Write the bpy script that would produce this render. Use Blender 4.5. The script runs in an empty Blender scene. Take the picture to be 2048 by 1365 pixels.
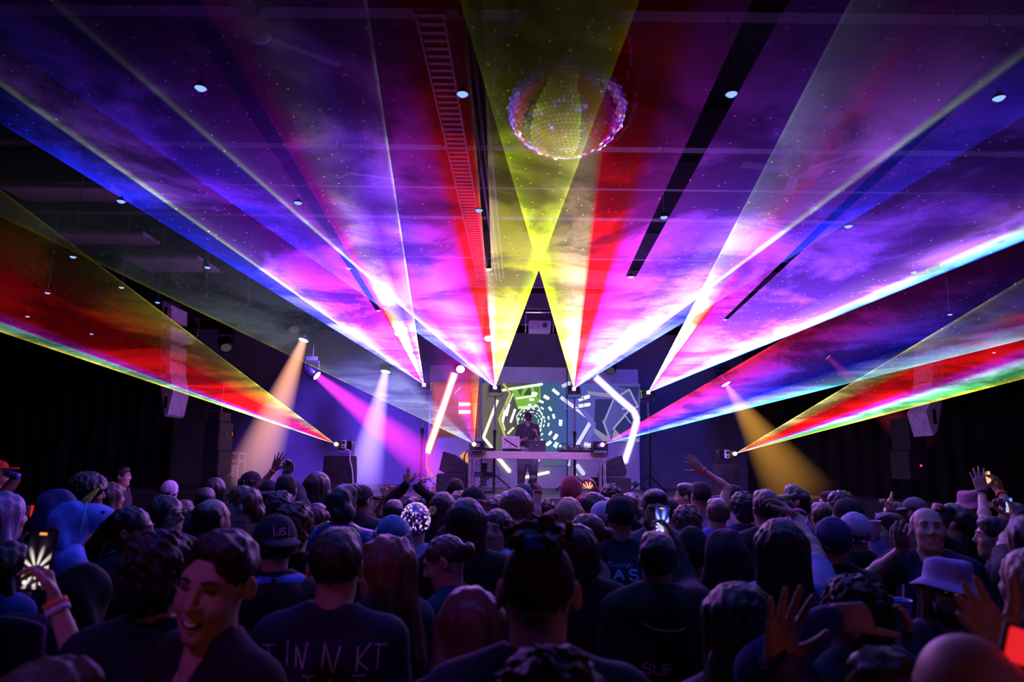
import bpy, bmesh, math, random
import numpy as np
from mathutils import Vector, Matrix
from mathutils.bvhtree import BVHTree

random.seed(7)
SC = bpy.context.scene
COL = SC.collection
FPX, CX, CY = 1365.0, 1024.0, 682.5          # focal length and centre of the 2048x1365 frame

# ------------------------------------------------------------------ camera
CAM_Z = 1.95
cd = bpy.data.cameras.new('camera')
cam = bpy.data.objects.new('camera', cd)
COL.objects.link(cam)
cd.sensor_width = 36.0
cd.lens = FPX / 2048.0 * 36.0
cd.clip_start = 0.05
cd.dof.use_dof = True
cd.dof.focus_distance = 11.0
cd.dof.aperture_fstop = 2.8
CAM_M = (Matrix.Rotation(math.radians(0.25), 3, 'Z') @ Matrix.Rotation(math.radians(90 + 10.07), 3, 'X')
         @ Matrix.Rotation(math.radians(0.8), 3, 'Z'))
cam.matrix_world = Matrix.Translation((0, 0, CAM_Z)) @ CAM_M.to_4x4()
SC.camera = cam

# ------------------------------------------------------------------ world, exposure
w = bpy.data.worlds.new('world')
SC.world = w
w.use_nodes = True
w.node_tree.nodes['Background'].inputs[0].default_value = (0.05, 0.03, 0.12, 1)
w.node_tree.nodes['Background'].inputs[1].default_value = 0.002
SC.view_settings.view_transform = 'Standard'
SC.view_settings.look = 'None'
SC.view_settings.exposure = 0.0
SC.view_settings.gamma = 1.0
SC.view_settings.use_curve_mapping = False
SC.cycles.transparent_max_bounces = 64
SC.cycles.max_bounces = 3
SC.cycles.diffuse_bounces = 1
SC.cycles.glossy_bounces = 3
SC.cycles.volume_bounces = 0
SC.cycles.use_denoising = True
SC.cycles.adaptive_threshold = 0.08
SC.cycles.sample_clamp_indirect = 3.0


def light(name, kind, loc, energy, color, target=None, size=0.1, spot=60, blend=0.4):
    ld = bpy.data.lights.new(name, kind)
    ld.energy = energy
    ld.color = color
    if kind == 'AREA':
        ld.size = size
    else:
        ld.shadow_soft_size = size
    if kind == 'SPOT':
        ld.spot_size = math.radians(spot)
        ld.spot_blend = blend
    o = bpy.data.objects.new(name, ld)
    COL.objects.link(o)
    o.location = loc
    if target is not None:
        o.rotation_euler = (Vector(target) - Vector(loc)).to_track_quat('-Z', 'Y').to_euler()
    return o


# stage wash lamps hung over the stage, and the lamps of the bar behind the photographer
light('stage_wash', 'SPOT', (-4.2, 13.4, 4.4), 3200, (0.14, 0.05, 1.0), (-3.9, 17.5, 1.7), 0.2, 80, 1.0)
light('stage_wash', 'SPOT', (-0.2, 13.0, 4.8), 260, (0.34, 0.28, 1.0), (0.4, 17.5, 2.2), 0.2, 70, 1.0)
light('stage_wash', 'SPOT', (4.0, 13.2, 4.7), 420, (0.05, 0.07, 1.0), (3.6, 17.5, 2.6), 0.2, 70, 1.0)
light('audience_wash', 'SPOT', (-3.4, 13.6, 4.6), 240, (0.42, 0.10, 1.0), (-2.5, 4.0, 1.5), 0.25, 75)
light('audience_wash', 'SPOT', (3.8, 13.6, 4.6), 270, (0.26, 0.14, 1.0), (2.5, 4.0, 1.5), 0.25, 75)
light('audience_wash', 'SPOT', (0.4, 16.0, 4.7), 300, (0.8, 0.35, 0.95), (0.2, 4.0, 1.5), 0.25, 60)
light('bar_lamp', 'AREA', (1.0, -3.2, 1.3), 8, (1.0, 0.20, 0.03), (0.3, 3.0, 1.4), 0.5)
light('house_spot', 'SPOT', (-2.0, -0.6, 4.6), 100, (0.50, 0.08, 1.0), (-0.8, 1.9, 1.6), 0.15, 26)
light('house_spot', 'SPOT', (4.2, -2.0, 4.4), 40, (0.25, 0.10, 1.0), (2.2, 2.5, 1.5), 0.2, 55)


# ------------------------------------------------------------------ picking points of the room
def ray(px, py):
    v = CAM_M @ Vector(((px - CX) / FPX, (CY - py) / FPX, -1.0))
    return v


def at(px, py, Y):
    v = ray(px, py)
    t = Y / v.y
    return Vector((v.x * t, Y, CAM_Z + v.z * t))


def atz(px, py, Z):
    v = ray(px, py)
    t = (Z - CAM_Z) / v.z
    return Vector((v.x * t, v.y * t, Z))


# ------------------------------------------------------------------ materials
MATS = {}


def mat(name, col, rough=0.6, metal=0.0, var=0.25, scale=12.0, emit=0.0, ecol=None, bump=0.0, stretch=(1, 1, 1), spec=0.4):
    if name in MATS:
        return MATS[name]
    m = bpy.data.materials.new(name)
    m.use_nodes = True
    nt = m.node_tree
    b = nt.nodes['Principled BSDF']
    tc = nt.nodes.new('ShaderNodeTexCoord')
    mp = nt.nodes.new('ShaderNodeMapping')
    mp.inputs['Scale'].default_value = stretch
    no = nt.nodes.new('ShaderNodeTexNoise')
    no.inputs['Scale'].default_value = scale
    no.inputs['Detail'].default_value = 4
    nt.links.new(tc.outputs['Object'], mp.inputs[0])
    nt.links.new(mp.outputs[0], no.inputs['Vector'])
    cr = nt.nodes.new('ShaderNodeValToRGB')
    e = cr.color_ramp.elements
    e[0].position, e[1].position = 0.3, 0.7
    e[0].color = tuple(c * (1 - var) for c in col[:3]) + (1,)
    e[1].color = tuple(min(1, c * (1 + var)) for c in col[:3]) + (1,)
    nt.links.new(no.outputs[0], cr.inputs[0])
    nt.links.new(cr.outputs[0], b.inputs['Base Color'])
    b.inputs['Roughness'].default_value = rough
    b.inputs['Metallic'].default_value = metal
    b.inputs['Specular IOR Level'].default_value = spec
    if emit:
        b.inputs['Emission Color'].default_value = tuple((ecol or col)[:3]) + (1,)
        b.inputs['Emission Strength'].default_value = emit
    if bump:
        bp = nt.nodes.new('ShaderNodeBump')
        bp.inputs['Strength'].default_value = bump
        bp.inputs['Distance'].default_value = 0.01
        nt.links.new(no.outputs[0], bp.inputs['Height'])
        nt.links.new(bp.outputs[0], b.inputs['Normal'])
    MATS[name] = m
    return m


def emat(name, col, strength):
    if name in MATS:
        return MATS[name]
    m = bpy.data.materials.new(name)
    m.use_nodes = True
    nt = m.node_tree
    nt.nodes.remove(nt.nodes['Principled BSDF'])
    e = nt.nodes.new('ShaderNodeEmission')
    e.inputs[0].default_value = tuple(col[:3]) + (1,)
    e.inputs[1].default_value = strength
    nt.links.new(e.outputs[0], nt.nodes['Material Output'].inputs[0])
    MATS[name] = m
    return m


BLACK = mat('black_paint', (0.012, 0.012, 0.014), 0.5)
BLACKM = mat('black_metal', (0.02, 0.02, 0.022), 0.35, 0.6)
GREY = mat('grey_metal', (0.22, 0.22, 0.23), 0.35, 0.8)
ALU = mat('aluminium', (0.55, 0.55, 0.56), 0.3, 0.9)
DRAPE = mat('black_drape', (0.010, 0.010, 0.012), 0.9, 0, 0.4, 3, 0, None, 0.4, (4, 4, 0.2))
WHITEP = mat('white_plastic', (0.7, 0.7, 0.72), 0.5)
GRILLE = mat('speaker_grille', (0.035, 0.035, 0.038), 0.55, 0.3, 0.5, 180)


# ------------------------------------------------------------------ mesh helpers
def link(name, me, m=None, parent=None, loc=None, rot=None):
    o = bpy.data.objects.new(name, me)
    COL.objects.link(o)
    if parent is not None:
        o.parent = parent
    if loc is not None:
        o.location = loc
    if rot is not None:
        o.rotation_euler = rot
    if m is not None and me is not None:
        if len(me.materials) == 0:
            me.materials.append(m)
        if me.materials[0] is not m:
            o.material_slots[0].link = 'OBJECT'
            o.material_slots[0].material = m
    return o


def tag(o, label=None, cat=None, group=None, kind=None):
    if label:
        o['label'] = label
    if cat:
        o['category'] = cat
    if group:
        o['group'] = group
    if kind:
        o['kind'] = kind
    return o


def empty(name, loc, rz=0.0, label=None, cat=None, group=None):
    o = bpy.data.objects.new(name, None)
    COL.objects.link(o)
    o.location = loc
    o.rotation_euler = (0, 0, rz)
    return tag(o, label, cat, group)


class MB:
    """collects shapes of one part"""
    def __init__(s):
        s.bm = bmesh.new()

    def box(s, c, d, rot=None, bev=0.0):
        r = bmesh.ops.create_cube(s.bm, size=1.0)
        vs = r['verts']
        M = Matrix.Diagonal((d[0], d[1], d[2], 1))
        if rot is not None:
            M = rot.to_4x4() @ M
        bmesh.ops.transform(s.bm, matrix=Matrix.Translation(c) @ M, verts=vs)
        if bev:
            es = list({e for v in vs for e in v.link_edges})
            bmesh.ops.bevel(s.bm, geom=es, offset=bev, segments=2, affect='EDGES', profile=0.6)
        return s

    def cyl(s, a, b, r1, r2=None, seg=14):
        a, b = Vector(a), Vector(b)
        d = b - a
        r = bmesh.ops.create_cone(s.bm, cap_ends=True, segments=seg, radius1=r1, radius2=r1 if r2 is None else r2, depth=d.length)
        q = Vector((0, 0, 1)).rotation_difference(d.normalized()).to_matrix().to_4x4()
        bmesh.ops.transform(s.bm, matrix=Matrix.Translation((a + b) / 2) @ q, verts=r['verts'])
        return s

    def tube(s, pts, r, seg=8):
        pts = [Vector(p) for p in pts]
        rings = []
        for i, p in enumerate(pts):
            d = (pts[min(i + 1, len(pts) - 1)] - pts[max(i - 1, 0)]).normalized()
            u = d.orthogonal().normalized() if i == 0 else (s._u - d * s._u.dot(d)).normalized()
            s._u = u
            v = d.cross(u)
            rr = r[i] if isinstance(r, (list, tuple)) else r
            rings.append([s.bm.verts.new(p + rr * (math.cos(2 * math.pi * k / seg) * u + math.sin(2 * math.pi * k / seg) * v)) for k in range(seg)])
        for a, b in zip(rings, rings[1:]):
            for k in range(seg):
                s.bm.faces.new((a[k], a[(k + 1) % seg], b[(k + 1) % seg], b[k]))
        s.bm.faces.new(rings[0][::-1])
        s.bm.faces.new(rings[-1])
        return s

    def ball(s, c, r, u=16, v=10):
        q = bmesh.ops.create_uvsphere(s.bm, u_segments=u, v_segments=v, radius=1.0)
        rr = r if isinstance(r, (tuple, list)) else (r, r, r)
        bmesh.ops.transform(s.bm, matrix=Matrix.Translation(c) @ Matrix.Diagonal((rr[0], rr[1], rr[2], 1)), verts=q['verts'])
        return s

    def prism(s, pts, y0, y1, axis='Y'):
        """extrude a polygon of (a, b) points: axis Y -> (x, z) polygon, axis X -> (y, z)"""
        def P(p, t):
            return (p[0], t, p[1]) if axis == 'Y' else (t, p[0], p[1])
        A = [s.bm.verts.new(P(p, y0)) for p in pts]
        B = [s.bm.verts.new(P(p, y1)) for p in pts]
        n = len(pts)
        s.bm.faces.new(A)
        s.bm.faces.new(B[::-1])
        for i in range(n):
            s.bm.faces.new((A[(i + 1) % n], A[i], B[i], B[(i + 1) % n]))
        return s

    def lathe(s, prof, c=(0, 0, 0), seg=24):
        rings = []
        for r, z in prof:
            rings.append([s.bm.verts.new((c[0] + r * math.cos(2 * math.pi * k / seg), c[1] + r * math.sin(2 * math.pi * k / seg), c[2] + z)) for k in range(seg)])
        for a, b in zip(rings, rings[1:]):
            for k in range(seg):
                s.bm.faces.new((a[k], a[(k + 1) % seg], b[(k + 1) % seg], b[k]))
        return s

    def mesh(s, name, smooth=False):
        bmesh.ops.recalc_face_normals(s.bm, faces=s.bm.faces)
        me = bpy.data.meshes.new(name)
        s.bm.to_mesh(me)
        s.bm.free()
        if smooth:
            me.polygons.foreach_set('use_smooth', [True] * len(me.polygons))
        return me

    def build(s, name, m, parent=None, smooth=False, loc=None, rot=None):
        return link(name, s.mesh(name, smooth), m, parent, loc, rot)


def struct(o):
    o['kind'] = 'structure'
    return o


# ------------------------------------------------------------------ the room
RX, RY0, RY1, RZ = 10.2, -4.5, 17.6, 5.3
STAGE_Z, STAGE_Y = 1.35, 11.9
struct(MB().box((0, (RY0 + RY1) / 2, -0.1), (2 * RX + 0.4, RY1 - RY0 + 0.4, 0.2)).build('floor', mat('dark_floor', (0.02, 0.02, 0.022), 0.4, 0, 0.4, 4)))
CEIL = mat('dark_ceiling', (0.0022, 0.002, 0.0026), 0.9, 0, 0.35, 1.2, spec=0.03)
struct(MB().box((0, (RY0 + RY1) / 2, RZ + 0.1), (2 * RX + 0.4, RY1 - RY0 + 0.4, 0.2)).build('ceiling', CEIL))


def drape(name, p0, p1, z0, z1, amp, n):
    """a wall hung with gathered cloth: real folds"""
    a, b = Vector((p0[0], p0[1], 0)), Vector((p1[0], p1[1], 0))
    d = (b - a).normalized()
    nrm = Vector((-d.y, d.x, 0))
    bm = bmesh.new()
    rows = []
    for z in (z0, z1):
        row = []
        for i in range(n * 6 + 1):
            t = i / (n * 6)
            off = amp * (math.sin(2 * math.pi * t * n) + 0.5 * math.sin(2 * math.pi * t * n * 0.37 + 1))
            q = a.lerp(b, t) + nrm * off
            row.append(bm.verts.new((q.x, q.y, z)))
        rows.append(row)
    for i in range(n * 6):
        bm.faces.new((rows[0][i], rows[0][i + 1], rows[1][i + 1], rows[1][i]))
    me = bpy.data.meshes.new(name)
    bm.to_mesh(me)
    me.polygons.foreach_set('use_smooth', [True] * len(me.polygons))
    o = link(name, me, DRAPE)
    sm = o.modifiers.new('thick', 'SOLIDIFY')
    sm.thickness = 0.02
    return struct(o)


drape('wall_left', (-RX, RY0), (-RX, RY1), 0, RZ, 0.05, 44)
drape('wall_right', (RX, RY1), (RX, RY0), 0, RZ, 0.05, 44)
struct(MB().box((0, RY1 + 0.15, RZ / 2), (2 * RX + 0.4, 0.2, RZ)).build('wall_back', mat('back_wall', (0.14, 0.14, 0.17), 0.8, 0, 0.15, 2)))
struct(MB().box((0, RY0 - 0.1, RZ / 2), (2 * RX + 0.4, 0.2, RZ)).build('wall_rear', BLACK))
# black cloth at both sides of the stage (left of the speaker tower, right of the gold beam)
drape('wall_stage_left', (-RX, 13.4), (-6.6, 13.4), 0, RZ, 0.05, 12)
drape('wall_stage_right', (5.6, 16.6), (RX, 13.6), 0, RZ, 0.05, 16)
stage = struct(MB().box((0, (STAGE_Y + RY1) / 2, STAGE_Z / 2), (15.0, RY1 - STAGE_Y, STAGE_Z)).build('floor_stage', mat('stage_deck', (0.05, 0.05, 0.055), 0.45, 0, 0.3, 5)))
BEAM = mat('roof_beam', (0.030, 0.022, 0.034), 0.8, 0, 0.2, 3, spec=0.1)
for i, py in enumerate((30, 297, 377, 437, 517, 575, 618, 650)):
    z = 4.9 if i in (0, 1, 3, 4) else 4.98
    Y = atz(1030, py, z).y
    th = 0.11 if i in (0, 1, 3) else 0.06
    struct(MB().box((0, Y, (z + RZ) / 2), (2 * RX, th, RZ - z)).build('trim_%d' % (i + 1), BEAM))
# pale ceiling panels at the left
for i, (px, py, wx, wy) in enumerate(((225, 482, 1.3, 0.75), (345, 528, 1.2, 0.8), (150, 395, 1.3, 0.75))):
    p = atz(px, py, 5.05)
    tag(MB().box((0, 0, 0), (wx, wy, 0.06), None, 0.01).build('ceiling_panel', mat('panel_pale', (0.14, 0.12, 0.15), 0.8), None, False, p),
        ['pale square ceiling panel between roof beams, middle of three', 'pale ceiling panel nearest to the hanging speaker column',
         'dim ceiling panel above the other two at the dark side'][i], 'ceiling panel', 'pale ceiling panels')

# ------------------------------------------------------------------ laser projectors and their sheets of light in the haze
def sheet_material(name, th0, th1, stops, strength, cloud, tau, K, CAP=14.0):
    m = bpy.data.materials.new(name)
    m.use_nodes = True
    m.cycles.emission_sampling = 'NONE'
    nt = m.node_tree
    N, L = nt.nodes, nt.links
    N.remove(N['Principled BSDF'])

    def math_(op, a, b=None):
        n = N.new('ShaderNodeMath')
        n.operation = op
        for i, v in enumerate((a, b)):
            if v is None:
                continue
            if isinstance(v, (int, float)):
                n.inputs[i].default_value = v
            else:
                L.new(v, n.inputs[i])
        return n.outputs[0]
    tc = N.new('ShaderNodeTexCoord')
    sx = N.new('ShaderNodeSeparateXYZ')
    L.new(tc.outputs['Object'], sx.inputs[0])
    ang = math_('ARCTAN2', sx.outputs[0], sx.outputs[1])
    t = math_('DIVIDE', math_('SUBTRACT', ang, th0), th1 - th0)
    r = math_('SQRT', math_('ADD', math_('MULTIPLY', sx.outputs[0], sx.outputs[0]), math_('MULTIPLY', sx.outputs[1], sx.outputs[1])))
    cr = N.new('ShaderNodeValToRGB')
    L.new(t, cr.inputs[0])
    el = cr.color_ramp.elements
    while len(el) < len(stops):
        el.new(0.5)
    for e, (p, c, a) in zip(el, stops):
        e.position = p
    for e, (p, c, a) in zip(el, stops):
        e.color = (c[0], c[1], c[2], a)
    fall = math_('MINIMUM', math_('MULTIPLY', math_('EXPONENT', math_('MULTIPLY', r, -1 / tau)), K), CAP)
    # drifting haze painted into the sheet's glow by noise
    g = N.new('ShaderNodeNewGeometry')
    mp = N.new('ShaderNodeMapping')
    mp.inputs['Scale'].default_value = (0.8, 0.8, 0.8)
    L.new(g.outputs['Position'], mp.inputs[0])
    no = N.new('ShaderNodeTexNoise')
    no.inputs['Scale'].default_value = 0.95
    no.inputs['Detail'].default_value = 6
    no.inputs['Roughness'].default_value = 0.62
    no.inputs['Distortion'].default_value = 0.5
    L.new(mp.outputs[0], no.inputs['Vector'])
    mr = N.new('ShaderNodeMapRange')
    mr.interpolation_type = 'SMOOTHSTEP'
    L.new(no.outputs[0], mr.inputs[0])
    mr.inputs[1].default_value, mr.inputs[2].default_value = 0.42, 0.62
    mr.inputs[3].default_value, mr.inputs[4].default_value = 1.0 - cloud, 1.0 + 1.3 * cloud
    vo = N.new('ShaderNodeTexVoronoi')
    vo.inputs['Scale'].default_value = 12.0
    L.new(g.outputs['Position'], vo.inputs['Vector'])
    gy = N.new('ShaderNodeSeparateXYZ')
    L.new(g.outputs['Position'], gy.inputs[0])
    hz = N.new('ShaderNodeMapRange')
    hz.interpolation_type = 'SMOOTHSTEP'
    L.new(gy.outputs[1], hz.inputs[0])
    for k_, v_ in enumerate((2.7, 5.3, 0.10, 1.0)):
        hz.inputs[k_ + 1].default_value = v_
    sparkle = math_('LESS_THAN', vo.outputs['Distance'], 0.075)  # bright sparkle dots painted into the sheet's emission
    dens = math_('ADD', mr.outputs[0], math_('MULTIPLY', sparkle, 5.0))
    s = math_('MULTIPLY', math_('MULTIPLY', math_('MULTIPLY', fall, hz.outputs[0]), dens), math_('MULTIPLY', cr.outputs[1], strength))
    em = N.new('ShaderNodeEmission')
    L.new(cr.outputs[0], em.inputs[0])
    L.new(s, em.inputs[1])
    tr = N.new('ShaderNodeBsdfTransparent')
    ad = N.new('ShaderNodeAddShader')
    L.new(em.outputs[0], ad.inputs[0])
    L.new(tr.outputs[0], ad.inputs[1])
    L.new(ad.outputs[0], N['Material Output'].inputs[0])
    return m


def laser(px, py, Y, tilt, stops, shadow_gaps, label, strength=3.0, cloud=0.55, roll=0.0, flare=(1, 0.6, 0.8), body_off=(0, 0.12, -0.02), maxlen=16.0, tau=1.9):
    E = at(px, py, Y)
    a = math.radians(tilt)
    X = Vector((math.cos(math.radians(roll)), 0, math.sin(math.radians(roll))))
    F = Vector((0, -math.cos(a), math.sin(a)))
    F = (F - X * F.dot(X)).normalized()
    Zn = X.cross(F)
    R = Matrix((X, F, Zn)).transposed()
    o = empty('laser_projector', E, 0, label, 'laser projector', 'laser projectors of the stage')

    def theta(qx, qy):
        v = ray(qx, qy)
        c = Vector((0, 0, CAM_Z))
        t = (E - c).dot(Zn) / v.dot(Zn)
        if t < 0:
            t = 200.0
        q = R.transposed() @ (c + v * t - E)
        return math.atan2(q.x, q.y), math.hypot(q.x, q.y)
    st = sorted(((theta(qx, qy)[0], c, s) for qx, qy, c, s in stops), key=lambda k: k[0])
    th0, th1 = st[0][0], st[-1][0]
    ramp = [((t - th0) / (th1 - th0), c, s) for t, c, s in st]
    n = 72
    angs = [th0 + (th1 - th0) * i / n for i in range(n + 1)]
    gl = []
    for qx, qy, wdeg in shadow_gaps:  # pendant shadows: wedges cut out of the sheet's shape
        t, rr = theta(qx, qy)
        gl.append((t - math.radians(wdeg) / 2, t + math.radians(wdeg) / 2, rr))
        angs += [t - math.radians(wdeg) / 2, t + math.radians(wdeg) / 2]
    angs = sorted(x for x in angs if th0 - 1e-6 <= x <= th1 + 1e-6)

    def rmax(t):
        d = R @ Vector((math.sin(t), math.cos(t), 0))
        L = maxlen
        if abs(d.x) > 1e-4:
            L = min(L, ((RX - 0.25) * (1 if d.x > 0 else -1) - E.x) / d.x)
        if d.y < 0:
            L = min(L, (RY0 + 0.3 - E.y) / d.y)
        if d.z > 1e-4:
            L = min(L, (4.75 - E.z) / d.z)
        return L
    V, Fc = [], []
    for u, v in zip(angs, angs[1:]):
        if v - u < 1e-5:
            continue
        mid = (u + v) / 2
        lim = [g[2] for g in gl if g[0] <= mid <= g[1]]
        b = len(V)
        for t in (u, v):
            ro = min([rmax(t)] + lim)
            for rr in (0.03, ro):
                V.append((rr * math.sin(t), rr * math.cos(t), 0.0))
        Fc.append((b, b + 1, b + 3, b + 2))
    me = bpy.data.meshes.new('beam_sheet')
    me.from_pydata(V, [], Fc)
    sh = link('beam_sheet', me, sheet_material('laser_light', th0, th1, ramp, strength / 3.6, cloud, 1.35 if tilt < 5 else tau, 1250.0 if tilt < 5 else 14.0 * math.exp(4 / tau), 26.0 if tilt < 5 else 14.0), o)
    sh.matrix_local = R.to_4x4()
    # the projector itself
    bo = Vector(body_off)
    MB().box(bo + Vector((0, 0.03, 0)), (0.26, 0.24, 0.17), None, 0.012).build('housing', BLACKM, o)
    MB().box(bo + Vector((0, -0.10, 0.0)), (0.10, 0.03, 0.06), None, 0.004).build('aperture_plate', GREY, o)
    y = MB()
    for sx in (-1, 1):
        y.box(bo + Vector((sx * 0.15, 0.03, -0.06)), (0.012, 0.04, 0.2))
    y.box(bo + Vector((0, 0.03, -0.16)), (0.31, 0.04, 0.012))
    y.build('bracket', BLACKM, o)
    MB().ball((0, 0, 0), 0.035).build('aperture', emat('laser_aperture_%02d%02d%02d' % tuple(int(c * 9) for c in flare), flare, 30), o, True)
    return o, E


W = (1, 1, 1)
YG = (0.55, 0.75, 0.02)
OLV = (0.45, 0.40, 0.05)
TAN = (0.75, 0.50, 0.28)
RED = (1.0, 0.008, 0.012)
MAG = (0.75, 0.025, 0.85)
PUR = (0.21, 0.042, 1.0)
VIO = (0.36, 0.13, 1.0)
BLU = (0.015, 0.02, 1.0)
PAL = (0.60, 0.72, 0.72)
CYA = (0.15, 0.7, 1.0)
ORA = (1.0, 0.38, 0.06)
YEL = (0.9, 0.85, 0.05)
GRN = (0.15, 0.8, 0.25)

laser(990, 775, 14.5, 2.4, [
    (1130, 400, YG, 1.0), (1122, 400, YG, 0.62), (1085, 400, OLV, 0.42), (1000, 400, OLV, 0.34), (968, 400, TAN, 0.38), (955, 400, RED, 0.34),
    (905, 400, RED, 0.30), (876, 400, MAG, 0.30), (780, 400, PUR, 0.60), (650, 400, (0.22, 0.02, 1.0), 0.55), (575, 385, (0.20, 0.06, 1.0), 0.55), (552, 384, VIO, 0.7), (541, 383, PAL, 1.0),
    (534, 383, (0.06, 0.04, 1.0), 0.5), (470, 383, BLU, 0.6), (440, 383, BLU, 0.85), (430, 383, BLU, 0.95)],
    [(977, 537, 0.4)], 'laser projector on the stand pole beside the white laptop', 3.6)
laser(1148, 778, 14.5, 2.4, [
    (1037, 400, YG, 1.0), (1046, 400, YG, 0.62), (1085, 400, OLV, 0.42), (1150, 400, TAN, 0.42), (1180, 400, TAN, 0.40), (1195, 400, RED, 0.48),
    (1255, 400, RED, 0.45), (1285, 400, MAG, 0.48), (1370, 400, (0.38, 0.04, 1.0), 0.6), (1470, 400, PUR, 0.62), (1560, 400, VIO, 0.62), (1640, 400, VIO, 0.8),
    (1655, 400, PAL, 1.0), (1664, 400, (0.06, 0.04, 1.0), 0.5), (1710, 400, BLU, 0.7), (1772, 400, BLU, 0.95)],
    [(1262, 553, 0.8)], 'laser projector on the stand pole beside the grey laptop', 3.6)
laser(848, 770, 14.5, 2.4, [
    (793, 400, PAL, 1.0), (788, 400, VIO, 0.4), (740, 400, PUR, 0.25), (690, 420, TAN, 0.30), (655, 420, RED, 0.45), (635, 420, MAG, 0.24),
    (560, 420, (0.30, 0.02, 1.0), 0.32), (470, 420, (0.30, 0.02, 1.0), 0.36), (400, 420, (0.25, 0.06, 1.0), 0.4), (366, 420, VIO, 0.55), (352, 416, PAL, 0.7), (346, 415, PAL, 0.8), (335, 410, (0.06, 0.04, 1.0), 0.5), (290, 420, BLU, 0.7), (281, 420, BLU, 0.95)],
    [(757, 622, 0.6)], 'laser projector on a pole at the edge of the red screen panel', 3.4, 0.7)
laser(1297, 785, 14.5, 2.4, [
    (1490, 410, PAL, 0.95), (1495, 410, PAL, 0.5), (1535, 410, TAN, 0.30), (1560, 430, RED, 0.42), (1583, 430, MAG, 0.28), (1680, 450, PUR, 0.45),
    (1850, 480, PUR, 0.50), (1900, 490, VIO, 0.5), (2000, 470, VIO, 0.85), (2020, 470, PAL, 0.8), (2040, 478, CYA, 0.7), (2048, 482, BLU, 0.9)],
    [(1450, 640, 0.5)], 'laser projector on a pole at the edge of the blue screen panel', 3.3, 0.6)
laser(672, 889, 13.2, 6.0, [
    (340, 637, YEL, 0.85), (336, 637, (0.5, 0.45, 0.05), 0.32), (300, 650, (0.8, 0.25, 0.03), 0.24), (250, 670, RED, 0.26), (200, 700, RED, 0.30), (180, 708, MAG, 0.35), (165, 707, (0.4, 0.7, 1.0), 0.5),
    (150, 703, GRN, 0.45), (138, 704, (0.3, 0.6, 0.6), 0.45), (120, 702, YEL, 0.6), (110, 701, YEL, 1.0)],
    [], 'laser projector standing on the draped case', 1.3, 0.6, 0, (1, 0.5, 0.4), (0.16, 0.12, -0.02), tau=1.45)
laser(948, 889, 12.7, 6.0, [
    (958, 760, ORA, 0.8), (956, 760, ORA, 0.5), (940, 760, RED, 0.5), (915, 770, MAG, 0.40), (890, 775, VIO, 0.10), (850, 775, VIO, 0.10), (780, 740, (0.5, 0.55, 1.0), 0.35), (720, 745, (0.45, 0.5, 0.75), 0.38),
    (640, 738, (0.45, 0.55, 0.6), 0.40), (632, 736, YEL, 0.55), (628, 735, YEL, 0.8)],
    [], 'laser projector at the table end beside the red screen panel', 0.5, 0.5, 0, (1, 0.6, 0.4), (0.06, 0.12, -0.02), tau=1.5)
laser(1205, 890, 12.7, 6.0, [
    (1590, 664, (1, 0.02, 0.12), 0.7), (1598, 668, (1, 0.02, 0.12), 0.35), (1620, 690, MAG, 0.34), (1640, 715, PUR, 0.42), (1670, 740, BLU, 0.45), (1690, 752, (0.25, 0.25, 1.0), 0.5), (1700, 763, CYA, 0.6), (1702, 766, CYA, 1.0)],
    [], 'laser projector at the table end beside the blue screen panel', 1.2, 0.6, 0, (1, 0.2, 0.9), (-0.04, 0.12, -0.02), tau=1.6)
laser(1470, 908, 13.2, 6.0, [
    (1750, 738, YEL, 0.8), (1756, 739, (0.5, 0.45, 0.2), 0.35), (1800, 735, (0.5, 0.3, 0.08), 0.28), (1830, 740, RED, 0.34), (1880, 755, RED, 0.42), (1910, 760, MAG, 0.42), (1930, 763, (0.5, 0.75, 1.0), 0.55),
    (1950, 768, GRN, 0.5), (1965, 772, GRN, 0.5), (1985, 772, YEL, 0.6), (1990, 773, YEL, 1.0)],
    [], 'laser projector alone on the dark side behind the gold beam', 1.3, 0.6, 0, (1, 0.45, 0.4), (-0.16, 0.12, -0.02))


# ------------------------------------------------------------------ moving-head spot lamps with their beams in the haze
def beam_material(name, col, strength, L0, r0, r1):
    m = bpy.data.materials.new(name)
    m.use_nodes = True
    nt = m.node_tree
    N, L = nt.nodes, nt.links
    N.remove(N['Principled BSDF'])

    def math_(op, a, b=None, clamp=False):
        n = N.new('ShaderNodeMath')
        n.operation = op
        n.use_clamp = clamp
        for i, v in enumerate((a, b)):
            if v is None:
                continue
            if isinstance(v, (int, float)):
                n.inputs[i].default_value = v
            else:
                L.new(v, n.inputs[i])
        return n.outputs[0]
    tc = N.new('ShaderNodeTexCoord')
    sx = N.new('ShaderNodeSeparateXYZ')
    L.new(tc.outputs['Object'], sx.inputs[0])
    x, y, z = sx.outputs
    rad = math_('SQRT', math_('ADD', math_('MULTIPLY', x, x), math_('MULTIPLY', y, y)))
    R = math_('ADD', r0, math_('MULTIPLY', z, (r1 - r0) / L0))
    q = math_('DIVIDE', rad, R)
    soft = math_('SUBTRACT', 1.0, math_('POWER', q, 2.0), True)
    s = math_('MULTIPLY', soft, math_('DIVIDE', strength, math_('POWER', R, 1.35)))
    fade = math_('SUBTRACT', 1.0, math_('POWER', math_('DIVIDE', z, L0), 4.0), True)
    s = math_('MULTIPLY', s, fade)
    em = N.new('ShaderNodeEmission')
    em.inputs[0].default_value = col + (1,)
    L.new(s, em.inputs[1])
    L.new(em.outputs[0], N['Material Output'].inputs['Volume'])
    return m


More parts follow.
